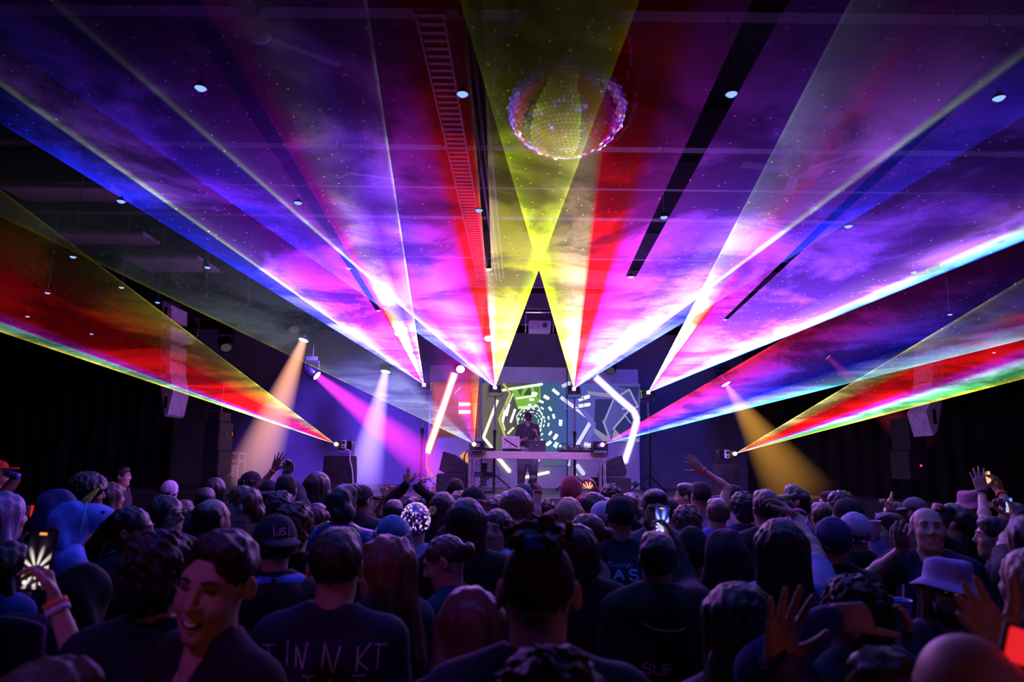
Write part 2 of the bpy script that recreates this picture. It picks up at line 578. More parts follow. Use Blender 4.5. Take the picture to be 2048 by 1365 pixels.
def moving_head(px, py, Y, tx, ty, TY, r0, r1, col, strength, label, lens=1.0, power=60, hang=0.35, beam=True):
    E = at(px, py, Y)
    T = at(tx, ty, TY)
    d = (T - E).normalized()
    o = empty('moving_head_lamp', E, 0, label, 'stage lamp', 'moving head lamps over the stage')
    q = Vector((0, 0, 1)).rotation_difference(d).to_matrix().to_4x4()
    hd = MB().lathe([(0.0, -0.30), (0.08, -0.30), (0.12, -0.24), (0.13, -0.05), (0.115, 0.0), (0.10, 0.0)]).build('lamp_head', BLACKM, o, True)
    hd.matrix_local = q
    ln = MB().lathe([(0.0, 0.012), (0.06, 0.010), (0.10, 0.0), (0.0, -0.004)]).build('lens', emat('lens_%s' % label[:18], tuple(0.45 + 0.55 * c for c in col), 8 * lens) if lens else GREY, o, True)
    ln.matrix_local = q
    c = -d * 0.14
    y = MB()
    for sx in (-1, 1):
        y.box(c + Vector((sx * 0.15, 0, 0.10)), (0.02, 0.05, 0.24))
    y.box(c + Vector((0, 0, 0.22)), (0.32, 0.09, 0.03))
    y.build('yoke', BLACKM, o)
    MB().box(c + Vector((0, 0, 0.28)), (0.26, 0.2, 0.1), None, 0.01).build('base_box', BLACKM, o)
    if hang:
        MB().cyl(c + Vector((0, 0, 0.33)), c + Vector((0, 0, max(0.4, RZ - E.z - c.z))), 0.015).build('hanging_pipe', BLACKM, o)
    if beam:
        Lb = (T - E).length
        bm_ = MB()
        rings = [(0.0, 0.0), (r0, 0.0), (r1, Lb), (0.0, Lb)]
        b = bm_.lathe(rings, (0, 0, 0), 32)
        bmesh.ops.remove_doubles(b.bm, verts=b.bm.verts, dist=1e-5)
        bo = b.build('light_beam', beam_material('beam_%s' % label[:16], col, strength, Lb, r0, r1), o)
        bo.matrix_local = q @ Matrix.Translation((0, 0, 0.03))
        li = light('lamp_light', 'SPOT', E + d * 0.06, power, col, T, 0.06, 2 * math.degrees(math.atan(r1 / Lb)) * 1.15, 0.6)
        li.parent = o
        li.matrix_parent_inverse = Matrix.Translation(-E)
    return o


moving_head(607, 681, 14.2, 492, 985, 13.4, 0.095, 0.62, (1.0, 0.42, 0.26), 0.48, 'salmon lamp throwing a peach beam past the tower', 1.2, 90)
moving_head(634, 752, 14.6, 905, 965, 14.2, 0.09, 0.55, (0.95, 0.03, 0.85), 0.55, 'magenta lamp throwing its beam across the wall', 1.2, 260)
moving_head(771, 744, 14.6, 720, 990, 14.0, 0.095, 0.50, (0.50, 0.32, 1.0), 0.75, 'lavender lamp throwing a pale violet beam down', 1.3, 260)
moving_head(1452, 769, 14.8, 1610, 1010, 14.0, 0.05, 0.80, (1.0, 0.44, 0.07), 0.22, 'amber lamp throwing a gold beam onto black cloth', 0.7, 500)
moving_head(1655, 714, 13.4, 1850, 900, 13.2, 0.05, 0.40, (1.0, 0.05, 0.12), 0.04, 'small red lamp among the blue haze', 0.25, 120)
moving_head(799, 668, 14.2, 780, 900, 13.0, 0.1, 0.3, (1, 0.7, 0.75), 0, 'white lit lamp behind the tall red laser stripe', 1.0, 0, 0.35, False)
moving_head(978, 678, 14.2, 960, 900, 13.0, 0.1, 0.3, (1, 0.6, 0.6), 0, 'white lit lamp above the laser beside white laptop', 1.0, 0, 0.35, False)
moving_head(921, 739, 16.2, 925, 900, 13.0, 0.1, 0.3, (0.85, 0.9, 1), 0, 'pale lamp at the top of the leaning light bar', 0.5, 0, 0.35, False)
moving_head(378, 680, 11.8, 385, 760, 11.0, 0.1, 0.3, (0.6, 0.5, 1), 0, 'dark lamp with a dim lens beside the hanging speaker column', 0.008, 0, 0.35, False)
moving_head(452, 696, 13.6, 455, 760, 13.0, 0.1, 0.3, (0.9, 0.4, 0.6), 0, 'dark lamp hanging above the speaker tower', 0.008, 0, 0.35, False)
moving_head(588, 660, 13.0, 590, 760, 12.4, 0.1, 0.3, (0.8, 0.4, 0.9), 0, 'unlit lamp hanging just above the salmon lamp', 0.008, 0, 0.35, False)
moving_head(1221, 742, 15.9, 1210, 860, 14.0, 0.1, 0.3, (0.5, 0.5, 1), 0, 'dim lamp above the blue screen panel', 0.008, 0, 0.35, False)


# ------------------------------------------------------------------ screens behind the stage with the projected picture
def z1(zx, zy, Y):
    return at(780 + zx / 3.531, 680 + zy / 3.531, Y)


SY = 16.55
COLM = bpy.data.materials.new('projected_picture')
COLM.use_nodes = True
_n = COLM.node_tree
_n.nodes.remove(_n.nodes['Principled BSDF'])
_a = _n.nodes.new('ShaderNodeVertexColor')
_a.layer_name = 'picture'
_e = _n.nodes.new('ShaderNodeEmission')
_n.links.new(_a.outputs[0], _e.inputs[0])
_e.inputs[1].default_value = 1.0
_n.links.new(_e.outputs[0], _n.nodes['Material Output'].inputs[0])
SCREENM = mat('screen_cloth', (0.42, 0.42, 0.46), 0.85, 0, 0.06, 3)
POLY = []                     # (points in zoom coordinates, colour)


def poly(pts, c, s=1.0):
    POLY.append((pts, tuple(k * s for k in c)))


def field(x0, x1, y0, y1, cols):
    """soft colour field: columns of (x fraction, colour) from left to right"""
    n = 14
    for i in range(n):
        t = (i + 0.5) / n
        for (ta, ca), (tb, cb) in zip(cols, cols[1:]):
            if ta <= t <= tb:
                k = (t - ta) / (tb - ta)
                c = tuple(a_ + (b_ - a_) * k for a_, b_ in zip(ca, cb))
        poly([(x0 + (x1 - x0) * i / n, y0), (x0 + (x1 - x0) * (i + 1) / n, y0), (x0 + (x1 - x0) * (i + 1) / n, y1), (x0 + (x1 - x0) * i / n, y1)], c)


def stroke(pts, wd, c, s=1.0, capped=True):
    for (x0, y0), (x1, y1) in zip(pts, pts[1:]):
        dx, dy = x1 - x0, y1 - y0
        l = math.hypot(dx, dy)
        nx, ny = -dy / l * wd / 2, dx / l * wd / 2
        ex, ey = dx / l * wd * 0.35, dy / l * wd * 0.35
        poly([(x0 + nx, y0 + ny), (x0 - nx, y0 - ny), (x0 - ex * .6, y0 - ey * .6)][:2] + [(x1 - nx, y1 - ny), (x1 + ex, y1 + ey), (x1 + nx, y1 + ny)], c, s)


LAV = (0.62, 0.60, 1.0)
# soft colour fields of the picture
for i in range(7):
    k = i / 6
    poly([(290 + 30 * k, 292 + 8 * i), (636 - 6 * i, 292 + 8 * i), (636 - 6 * i, 690 - 30 * i), (290 + 40 * k, 690 - 30 * i)], (0.16 + 0.055 * i, 0.045 + 0.006 * i, 0.09 + 0.002 * i))
field(650, 1250, 306, 790, [(0, (0.16, 0.14, 0.12)), (0.25, (0.11, 0.11, 0.09)), (0.5, (0.06, 0.075, 0.085)), (0.7, (0.05, 0.13, 0.20)), (1, (0.06, 0.10, 0.36))])
field(1252, 1765, 310, 725, [(0, (0.07, 0.09, 0.42)), (0.4, (0.10, 0.09, 0.44)), (1, (0.07, 0.07, 0.30))])
field(1080, 1250, 790, 890, [(0, (0.10, 0.13, 0.20)), (1, (0.08, 0.09, 0.28))])
poly([(1450, 420), (1590, 420), (1510, 580), (1560, 700), (1440, 620)], (0.03, 0.03, 0.16))
poly([(1600, 330), (1760, 330), (1740, 470), (1690, 350)], (0.03, 0.03, 0.16))
poly([(1560, 660), (1690, 480), (1750, 560), (1730, 690)], (0.03, 0.03, 0.16))
# left panel
stroke([(455, 238), (345, 560), (262, 800)], 58, (1.0, 0.15, 0.12), 1.3)
stroke([(457, 236), (347, 560), (263, 800)], 38, (1, 0.93, 0.95), 2.6)
stroke([(263, 800), (257, 900), (300, 965), (345, 985)], 20, (1.0, 0.12, 0.13), 1.0)
stroke([(482, 456), (566, 456)], 44, (1.0, 0.15, 0.06), 1.0)
stroke([(482, 510), (566, 510)], 44, (1.0, 0.15, 0.06), 1.0)
stroke([(486, 456), (562, 456)], 24, (1.0, 0.55, 0.30), 2.0)
stroke([(486, 510), (562, 510)], 24, (1.0, 0.55, 0.30), 2.0)
stroke([(500, 830), (545, 800), (535, 870)], 30, (1.0, 0.35, 0.12), 0.9)
stroke([(500, 335), (455, 380)], 10, (1.0, 0.4, 0.2), 0.8)
# centre
poly([(850, 335), (1062, 318), (1062, 440), (905, 490)], (0.22, 0.48, 0.07))
poly([(940, 392), (985, 330), (1008, 392)], (0.05, 0.10, 0.04))
poly([(900, 350), (940, 340), (920, 400)], (0.07, 0.14, 0.04))
poly([(1015, 335), (1055, 335), (1050, 430)], (0.10, 0.22, 0.05))
stroke([(788, 358), (1075, 314)], 18, (0.85, 1, 0.6), 1.6)
stroke([(890, 415), (1030, 395)], 15, (0.8, 1, 0.6), 1.2)
stroke([(905, 480), (1025, 472)], 17, (0.7, 1, 0.45), 1.0)
stroke([(800, 310), (850, 380), (770, 560), (815, 690)], 16, (0.7, 0.7, 0.2), 0.75)
stroke([(760, 425), (660, 690), (722, 765)], 20, (1, 0.97, 0.6), 1.5)
stroke([(762, 832), (845, 932)], 26, (1, 0.97, 0.65), 1.6)
stroke([(870, 380), (790, 560), (812, 640)], 11, (0.95, 0.95, 0.6), 0.9)
for a, b in (((842, 455), (822, 535)), ((884, 490), (852, 582)), ((812, 500), (795, 580))):
    stroke([a, b], 17, (0.95, 0.97, 1), 1.7)
stroke([(905, 600), (895, 540), (930, 492), (1045, 470), (1078, 540), (1060, 650), (980, 680)], 8, (0.85, 0.9, 0.9), 1.0)
for rr, wd, cnt in ((48, 6, 13), (68, 7, 15), (92, 9, 16), (122, 12, 15), (160, 17, 13), (205, 24, 12)):
    rnd = random.Random(rr)
    for k in range(cnt):
        an = math.radians(-170 + 340 * k / cnt + rnd.uniform(-6, 6))
        if rr > 120 and (math.cos(an) < -0.15 or rnd.random() < 0.2):
            continue
        cx_, cy_ = 1000 + rr * math.cos(an), 575 + rr * 0.95 * math.sin(an)
        tw = 0.32 * rr / 3.4
        tx_, ty_ = -math.sin(an) * tw, math.cos(an) * tw
        c = (0.75, 1.0, 0.8) if (an < 0 and math.cos(an) > 0) else (0.75, 0.95, 1.0)
        stroke([(cx_ - tx_, cy_ - ty_), (cx_ + tx_, cy_ + ty_)], wd, c, 1.5)
stroke([(1160, 735), (1200, 760)], 40, (0.5, 0.95, 1.0), 1.4)
stroke([(1148, 350), (1190, 385)], 22, (0.75, 0.95, 1), 1.4)
stroke([(1215, 330), (1270, 305)], 26, LAV, 1.0)
stroke([(830, 665), (872, 622)], 14, (1, 0.95, 0.55), 1.2)
# right
stroke([(1205, 405), (1424, 568), (1322, 742)], 26, (0.70, 0.68, 1.0), 1.1)
stroke([(1300, 420), (1440, 600), (1380, 740)], 34, (0.16, 0.14, 0.62), 0.9)
stroke([(1332, 424), (1405, 400)], 26, (0.8, 0.78, 1), 1.5)
stroke([(1332, 470), (1410, 456)], 24, (0.8, 0.78, 1), 1.5)
stroke([(1510, 585), (1580, 420), (1690, 352), (1752, 475), (1640, 490)], 12, LAV, 0.55)
stroke([(1575, 632), (1705, 480)], 12, LAV, 0.6)
stroke([(1505, 570), (1552, 705)], 14, LAV, 0.5)
stroke([(1650, 520), (1700, 590)], 9, LAV, 0.5)
poly([(1392, 362), (1585, 383), (1572, 412), (1402, 388)], LAV, 0.42)
poly([(1440, 620), (1560, 700), (1520, 730), (1445, 660)], LAV, 0.42)
poly([(1580, 620), (1640, 690), (1760, 700), (1760, 722), (1570, 715)], LAV, 0.42)
stroke([(1450, 262), (1600, 400), (1722, 505), (1745, 565), (1700, 730), (1655, 868)], 54, (0.5, 0.35, 1.0), 1.1)
stroke([(1452, 264), (1600, 400), (1722, 505), (1745, 565), (1700, 730), (1657, 860)], 36, (1, 0.97, 1), 2.6)
# below the table
stroke([(925, 978), (1122, 936)], 20, (0.95, 1, 0.9), 1.3)
stroke([(1318, 882), (1368, 950)], 30, (0.62, 0.58, 1), 1.1)
stroke([(1305, 945), (1320, 990)], 22, (0.62, 0.6, 1), 1.0)
poly([(1252, 890), (1275, 826), (1272, 895)], LAV, 0.9)
stroke([(1038, 850), (1050, 845)], 30, (0.8, 1, 0.75), 1.0)
stroke([(1370, 740), (1425, 752)], 34, LAV, 1.3)


def clip_x(pts, x0, x1):
    for lim, sgn in ((x0, 1), (x1, -1)):
        out = []
        for (ax, ay), (bx, by) in zip(pts, pts[1:] + pts[:1]):
            ia, ib = (ax - lim) * sgn >= 0, (bx - lim) * sgn >= 0
            if ia:
                out.append((ax, ay))
            if ia != ib:
                t = (lim - ax) / (bx - ax)
                out.append((lim, ay + (by - ay) * t))
        pts = out
        if len(pts) < 3:
            return []
    return pts


for x0, x1, ytop, lab in ((250, 640, 180, 'tall projection screen with red picture and leaning white bar'), (642, 1250, 192, 'middle projection screen with green rings behind the performer'),
                          (1252, 1770, 207, 'tall projection screen with blue picture and bent white bar')):
    a, b = z1(x0, 1062, SY), z1(x1, 1062, SY)
    top = z1((x0 + x1) / 2, ytop, SY).z
    c = Vector(((a.x + b.x) / 2, SY, STAGE_Z))
    o = empty('projection_screen', c, 0, lab, 'projection screen', 'projection screens at the back of the stage')
    wd, ht = b.x - a.x, top - STAGE_Z
    MB().box((0, 0.02, ht / 2), (wd - 0.02, 0.03, ht), None, 0.004).build('screen_cloth', SCREENM, o)
    f = MB()
    for sx in (-1, 1):
        f.box((sx * (wd / 2 - 0.02), 0.06, ht / 2), (0.04, 0.05, ht))
    f.box((0, 0.06, ht - 0.02), (wd, 0.05, 0.04)).box((0, 0.06, 0.03), (wd, 0.05, 0.04))
    f.build('frame', BLACKM, o)
    V, Fc, cl = [], [], []
    for k, (pts, colr) in enumerate(POLY):
        q = clip_x(list(pts), x0 + 2, x1 - 2)
        if len(q) < 3:
            continue
        y = SY - 0.004 - 0.0004 * k
        bidx = len(V)
        for p in q:
            v = z1(p[0], p[1], y) - c
            V.append(tuple(v))
            cl.append(colr)
        Fc.append(tuple(range(bidx, len(V))))
    me = bpy.data.meshes.new('projected_picture')
    me.from_pydata(V, [], Fc)
    ca = me.color_attributes.new('picture', 'FLOAT_COLOR', 'POINT')
    ca.data.foreach_set('color', np.array([tuple(x) + (1.0,) for x in cl], dtype=np.float32).ravel())
    link('projected_picture', me, COLM, o)


# ------------------------------------------------------------------ DJ table and what stands on it
TY = 13.0
a, b = z1(548, 800, TY), z1(1532, 806, TY)
TZ = (a.z + b.z) / 2 + 0.03
TCX = (a.x + b.x) / 2
TW = b.x - a.x
WOODG = mat('table_board', (0.38, 0.33, 0.28), 0.6, 0, 0.3, 6, 0, None, 0.1, (1, 8, 20))
tb = empty('performance_table', (TCX, TY, STAGE_Z), 0, 'long pale performance table on thin metal legs on the stage', 'table')
h = TZ - STAGE_Z
MB().box((0, 0.3, h - 0.02), (TW, 0.75, 0.04), None, 0.006).build('table_top', WOODG, tb)
MB().box((0, -0.06, h - 0.085), (TW - 0.02, 0.03, 0.10), None, 0.004).build('front_rail', WOODG, tb)
MB().box((0, 0.66, h - 0.085), (TW - 0.02, 0.03, 0.10), None, 0.004).build('rear_rail', WOODG, tb)
for sx in (-1, 1):
    for y in (-0.04, 0.64):
        MB().box((sx * (TW / 2 - 0.05), y, (h - 0.04) / 2), (0.05, 0.05, h - 0.04), None, 0.005).build('leg', ALU, tb)
    MB().box((sx * (TW / 2 - 0.12), -0.02, (h - 0.04) / 2), (0.03, 0.03, h - 0.04), None, 0.003).build('leg', ALU, tb)


def laptop(zx0, zx1, zy0, m, label, mark):
    p0, p1 = z1(zx0, 770, TY + 0.22), z1(zx1, 770, TY + 0.22)
    wd = p1.x - p0.x
    hh = z1(zx0, zy0, TY + 0.15).z - TZ
    o = empty('laptop', ((p0.x + p1.x) / 2, TY + 0.22, TZ), 0, label, 'laptop')
    MB().box((0, 0.12, 0.010), (wd, 0.23, 0.018), None, 0.004).build('keyboard_base', m, o)
    r = Matrix.Rotation(math.radians(14), 3, 'X')
    MB().box((0, -0.03, hh / 2 + 0.01), (wd, 0.009, hh), r, 0.003).build('screen_lid', m, o)
    if mark == 'stripe':
        MB().box((0.0, -0.052 + 0.02, hh / 2 + 0.02), (0.30, 0.012, 0.025), r @ Matrix.Rotation(math.radians(33), 3, 'Y')).build('dark_stripe', BLACK, o)
    else:
        MB().ball((0, -0.037, hh / 2 + 0.01), (0.018, 0.004, 0.02)).build('lid_emblem', mat('emblem_grey', (0.25, 0.25, 0.26), 0.2, 0.8), o, True)
    return o


laptop(790, 915, 684, mat('laptop_white', (0.62, 0.62, 0.58), 0.4, 0.3), 'white laptop with dark slanting stripe on the table', 'stripe')
laptop(980, 1098, 712, mat('laptop_grey', (0.10, 0.10, 0.11), 0.35, 0.6), 'grey laptop with a small emblem on the lid', 'logo')

mx = z1(1310, 785, TY + 0.25)
o = empty('mixing_console', (mx.x, TY + 0.3, TZ), 0, 'black mixing console with knobs and cables on the table', 'mixer')
MB().prism([(-0.25, 0.0), (0.2, 0.0), (0.2, 0.10), (-0.25, 0.04)], -0.33, 0.33, 'X').build('body', BLACKM, o)
rnd = random.Random(3)
for k in range(26):
    x, y = -0.29 + 0.58 * (k % 9) / 8, -0.18 + 0.15 * (k // 9)
    z = 0.045 + (y + 0.25) * 0.133
    MB().cyl((x, y, z), (x, y, z + 0.018), 0.010, 0.008, 8).build('knob', [GREY, WHITEP, BLACK][k % 3], o)
for k in range(5):
    x = -0.25 + 0.13 * k
    MB().tube([(x, -0.2, 0.05), (x - 0.03, -0.22, 0.12), (x + 0.05, -0.24, 0.17 - 0.02 * k), (x + 0.1, -0.2, 0.06)], 0.006).build('cable', BLACK, o, True)
pl = z1(860, 790, TY + 0.15)
o = empty('disc_player', (pl.x, TY - 0.01 + 0.12, TZ), 0, 'flat black player deck in front of the white laptop', 'player')
MB().box((0, 0, 0.025), (0.36, 0.2, 0.05), None, 0.006).build('body', BLACKM, o)
MB().cyl((0, 0, 0.05), (0, 0, 0.062), 0.08, None, 24).build('jog_wheel', GREY, o)
MB().box((0.13, 0.05, 0.055), (0.06, 0.05, 0.008)).build('display', emat('deck_display', (0.3, 0.5, 1), 0.8), o)
pl = z1(700, 790, TY + 0.15)
o = empty('effects_unit', (pl.x, TY + 0.12, TZ), 0, 'small black effects box beside the player deck', 'effects unit')
MB().box((0, 0, 0.03), (0.2, 0.16, 0.06), None, 0.006).build('body', BLACKM, o)
for k in range(6):
    MB().cyl((-0.06 + 0.06 * (k % 3), -0.03 + 0.06 * (k // 3), 0.06), (-0.06 + 0.06 * (k % 3), -0.03 + 0.06 * (k // 3), 0.078), 0.011, 0.009, 10).build('knob', WHITEP, o)


def cable(name, pts, r, m, label):
    return tag(MB().tube(pts, r).build(name, m, None, True), label, 'cable')


def smooth(pts, n=8):
    P = [Vector(p) for p in pts]
    P = [P[0]] + P + [P[-1]]
    out = []
    for i in range(1, len(P) - 2):
        for k in range(n):
            t = k / n
            p0, p1, p2, p3 = P[i - 1:i + 3]
            out.append(0.5 * (2 * p1 + (p2 - p0) * t + (2 * p0 - 5 * p1 + 4 * p2 - p3) * t * t + (3 * p1 - p0 - 3 * p2 + p3) * t ** 3))
    out.append(P[-1])
    return out


cable('cable', smooth([z1(x, y, TY - 0.02) for x, y in ((1180, 780), (1195, 740), (1240, 735), (1280, 765), (1330, 745), (1350, 780))]), 0.012, BLACK, 'black cable arching over the table beside the mixing console')
cable('cable', smooth([z1(x, y, TY - 0.12) for x, y in ((545, 780), (525, 830), (530, 900), (522, 1000), (520, 1040))]), 0.012, BLACK, 'black cable hanging down at the table end by the fan')
cable('cable', smooth([z1(x, y, 13.3) for x, y in ((345, 925), (320, 960), (290, 985), (310, 1000), (322, 975), (300, 1000), (285, 1050), (290, 1090))]), 0.014, WHITEP, 'white knotted cable dangling from the wedge speaker')


# laser stands: poles behind the table, and at the outer sides
def pole_stand(px, ytop, Y, label, cage):
    p = at(px, ytop, Y)
    o = empty('lighting_stand', (p.x, Y, STAGE_Z), 0, label, 'stand', 'lighting stands on the stage')
    hh = p.z - STAGE_Z
    MB().cyl((0, 0, 0.12), (0, 0, hh * 0.55), 0.028).build('lower_tube', BLACKM, o)
    MB().cyl((0, 0, hh * 0.5), (0, 0, hh - 0.2), 0.02).build('upper_tube', GREY, o)
    MB().cyl((0, 0, hh * 0.53), (0, 0, hh * 0.58), 0.04).build('collar', BLACKM, o)
    for k in range(3):
        an = 2.1 * k + 0.5
        MB().tube([(0, 0, 0.35), (0.45 * math.cos(an), 0.45 * math.sin(an), 0.015)], 0.013, 6).build('leg', BLACKM, o)
    if cage:
        f = MB()
        for x in (-0.2, 0.2):
            f.box((x, 0, hh - 0.3), (0.014, 0.014, 0.26))
        f.box((0, 0, hh - 0.43), (0.41, 0.014, 0.014)).box((0, 0, hh - 0.2), (0.41, 0.03, 0.02))
        f.build('mounting_frame', GREY, o)
    return o


pole_stand(991, 775, 14.75, 'lighting stand rising behind the white laptop', True)
pole_stand(1149, 778, 14.75, 'lighting stand rising behind the mixing console', True)
pole_stand(848, 770, 14.8, 'lighting stand at the edge of the red screen', False)
pole_stand(1296, 785, 14.8, 'lighting stand at the edge of the blue screen', False)


# ------------------------------------------------------------------ wedge monitors on subs, fan, boxes
def wedge(outline, Y, label):
    P = [z1(x, y, Y) for x, y in outline]
    cx_ = sum(p.x for p in P) / len(P)
    zmin = min(p.z for p in P)
    o = empty('wedge_monitor', (cx_, Y, zmin), 0, label, 'speaker', 'wedge monitors on the stage')
    pl_ = [(p.x - cx_, p.z - zmin) for p in P]
    MB().prism(pl_, 0, 0.5).build('cabinet', mat('speaker_black', (0.02, 0.02, 0.022), 0.7), o)
    cxx = sum(p[0] for p in pl_) / len(pl_)
    czz = sum(p[1] for p in pl_) / len(pl_)
    MB().prism([(cxx + (x - cxx) * 0.86, czz + (z - czz) * 0.86) for x, z in pl_], -0.008, 0.0).build('side_grille', GRILLE, o)
    MB().box((cxx, -0.014, czz + 0.02), (0.14, 0.012, 0.03), None, 0.004).build('handle', BLACK, o)
    return o


wedge([(375, 790), (345, 920), (390, 945), (545, 945), (545, 880), (450, 812)], 13.9, 'black wedge monitor leaning beside the red screen')
wedge([(1640, 820), (1674, 935), (1660, 968), (1480, 968), (1505, 900), (1560, 850)], 13.9, 'black wedge monitor leaning beside the blue screen')


def cabinet(px0, px1, y0, Y, dep, label, name='subwoofer', cat='speaker', zb=None, grille=True, group=None):
    p0, p1 = at(px0, y0, Y), at(px1, y0, Y)
    zb = STAGE_Z if zb is None else zb
    wd, ht = p1.x - p0.x, p0.z - zb
    o = empty(name, ((p0.x + p1.x) / 2, Y + dep / 2, zb), 0, label, cat, group)
    MB().box((0, 0, ht / 2), (wd, dep, ht), None, 0.012).build('cabinet', mat('speaker_black', (0.02, 0.02, 0.022), 0.7), o)
    if grille:
        MB().box((0, -dep / 2 - 0.006, ht / 2), (wd * 0.9, 0.012, ht * 0.9), None, 0.004).build('front_grille', GRILLE, o)
        for sx in (-1, 1):
            MB().box((sx * (wd / 2 + 0.004), 0, ht * 0.6), (0.008, 0.14, 0.05), None, 0.003).build('handle', BLACK, o)
    return o


cabinet(873, 935, 948, 13.8, 0.6, 'black subwoofer under the wedge beside the red screen')
cabinet(1189, 1262, 956, 13.8, 0.6, 'black subwoofer under the wedge beside the blue screen')
p = at(1268, 969, 13.75)
o = empty('small_clip_lamp', p, 0, 'small round clip lamp at the side of the subwoofer', 'lamp')
MB().ball((0.03, 0, 0), (0.05, 0.07, 0.06)).build('lamp_head', BLACK, o, True)
MB().cyl((-0.05, 0.06, 0.0), (0.02, 0.06, 0), 0.02).build('clamp', BLACK, o)

fc = z1(665, 1015, 13.7)
o = empty('floor_fan', (fc.x, 13.7, STAGE_Z), 0, 'round wire-caged floor fan under the table end', 'fan')
fr = 0.29
hz = fr + 0.06
cg = MB()
for rr in (fr, fr * 0.78, fr * 0.56, fr * 0.34, fr * 0.14):
    for yy in ((-0.07, 0.07) if rr == fr else (-0.09,)):
        cg.tube([(rr * math.cos(2 * math.pi * k / 32), yy, hz + rr * math.sin(2 * math.pi * k / 32)) for k in range(33)], 0.005, 5)
for k in range(20):
    an = 2 * math.pi * k / 20
    cg.tube([(0.04 * math.cos(an), -0.09, hz + 0.04 * math.sin(an)), (fr * math.cos(an), -0.07, hz + fr * math.sin(an))], 0.003, 4)
cg.build('cage', GREY, o, True)
for k in range(4):
    an = math.pi / 2 * k
    MB().box((0.12 * math.cos(an), 0, hz + 0.12 * math.sin(an)), (0.2, 0.01, 0.11), Matrix.Rotation(-an, 3, 'Y') @ Matrix.Rotation(0.5, 3, 'X')).build('blade', mat('fan_blade', (0.12, 0.12, 0.14), 0.4, 0.3), o)
MB().cyl((0, -0.05, hz), (0, 0.12, hz), 0.05).build('motor', BLACK, o)
MB().box((0, 0, 0.02), (0.4, 0.2, 0.04), None, 0.01).box((0.2, 0, 0.15), (0.03, 0.04, 0.3)).box((-0.2, 0, 0.15), (0.03, 0.04, 0.3)).build('foot', BLACK, o)
del o

# draped cases carrying the outer lasers
CLOTH = mat('black_cloth', (0.018, 0.018, 0.022), 0.95, 0, 0.4, 8)


def draped(px0, px1, y0, Y, label):
    p0, p1 = at(px0, y0, Y), at(px1, y0, Y)
    wd, ht = p1.x - p0.x, p0.z - STAGE_Z
    o = empty('draped_case', ((p0.x + p1.x) / 2, Y + 0.25, STAGE_Z), 0, label, 'case', 'draped cases at the stage sides')
    bm = bmesh.new()
    n = 48
    rings = []
    for t, gz in ((0.90, ht), (1.0, ht - 0.02), (1.04, ht * 0.6), (1.08, 0.02)):
        ring = []
        for k in range(n):
            an = 2 * math.pi * k / n
            cx_, sy_ = math.cos(an), math.sin(an)
            s_ = 1 / max(abs(cx_), abs(sy_)) ** 0.8
            fold = 1 + (0.03 * math.sin(9 * an) if gz < ht - 0.05 else 0)
            ring.append(bm.verts.new((cx_ * s_ * wd / 2 * t * fold, sy_ * s_ * 0.25 * t * fold, gz)))
        rings.append(ring)
    bm.faces.new(rings[0])
    for r0_, r1_ in zip(rings, rings[1:]):
        for k in range(n):
            bm.faces.new((r0_[k], r1_[k], r1_[(k + 1) % n], r0_[(k + 1) % n]))
    me = bpy.data.meshes.new('cloth_cover')
    bmesh.ops.recalc_face_normals(bm, faces=bm.faces)
    bm.to_mesh(me)
    me.polygons.foreach_set('use_smooth', [True] * len(me.polygons))
    link('cloth_cover', me, CLOTH, o)
    MB().box((0, 0, ht / 2 - 0.02), (wd * 0.8, 0.4, ht - 0.06)).build('inner_case', BLACK, o)
    return o


draped(646, 704, 911, 13.05, 'black draped case below the violet beam')
draped(1438, 1478, 929, 13.05, 'black draped case in the dark beside the gold beam')
for px, py, lab in ((688, 889, 'small white control box beside the laser on the draped case'), (1454, 909, 'small white control box by the laser near the gold beam')):
    p = at(px, py, 13.15)
    o = empty('control_box', p, 0, lab, 'control box')
    MB().box((0, 0, 0), (0.075, 0.08, 0.16), None, 0.006).build('housing', WHITEP, o)
    MB().box((-0.0, -0.043, 0.03), (0.05, 0.006, 0.05)).build('panel', BLACK, o)
    MB().box((-0.0, -0.043, -0.04), (0.03, 0.012, 0.03), None, 0.003).build('knob', BLACK, o)
cable('cable', smooth([at(x, y, 13.0) for x, y in ((690, 899), (699, 903), (700, 922), (704, 938), (706, 960), (707, 984))]), 0.012, WHITEP, 'white cable hanging over the edge of the draped case')

# speaker towers
for px0, px1, y0, zb_py, lab in ((411, 441, 843, 902, 'upper black cabinet of the tall speaker tower by the cable rack'), (407, 439, 903, 952, 'middle black cabinet of the tall speaker tower'),
                                 (405, 437, 953, 990, 'lowest black cabinet of the tall speaker tower')):
    cabinet(px0, px1, y0, 12.6, 0.6, lab, 'speaker_cabinet', 'speaker', at(px0, zb_py, 12.6).z, True, 'cabinets of the speaker tower')
cabinet(417, 441, 823, 12.6, 0.5, 'small box standing on top of the tall speaker tower', 'speaker_cabinet', 'speaker', at(417, 842, 12.6).z, True, 'cabinets of the speaker tower')
p0, p1 = at(421, 763, 12.7), at(448, 763, 12.7)
o = empty('clear_panel', (p0.x, 12.7, at(421, 823, 12.7).z), 0, 'upright thin framed panel on top of the speaker tower', 'panel')
f = MB()
wd, ht = p1.x - p0.x, p0.z - at(421, 823, 12.7).z
for x in (0, wd):
    f.box((x, 0, ht / 2), (0.012, 0.02, ht))
f.box((wd / 2, 0, ht), (wd, 0.02, 0.012)).box((wd / 2, 0, 0.006), (wd, 0.02, 0.012))
f.build('frame', mat('magenta_edge', (0.35, 0.2, 0.3), 0.4), o)
MB().box((wd / 2, 0, ht / 2), (wd, 0.006, ht)).build('pane', mat('panel_black', (0.03, 0.02, 0.03), 0.3), o)
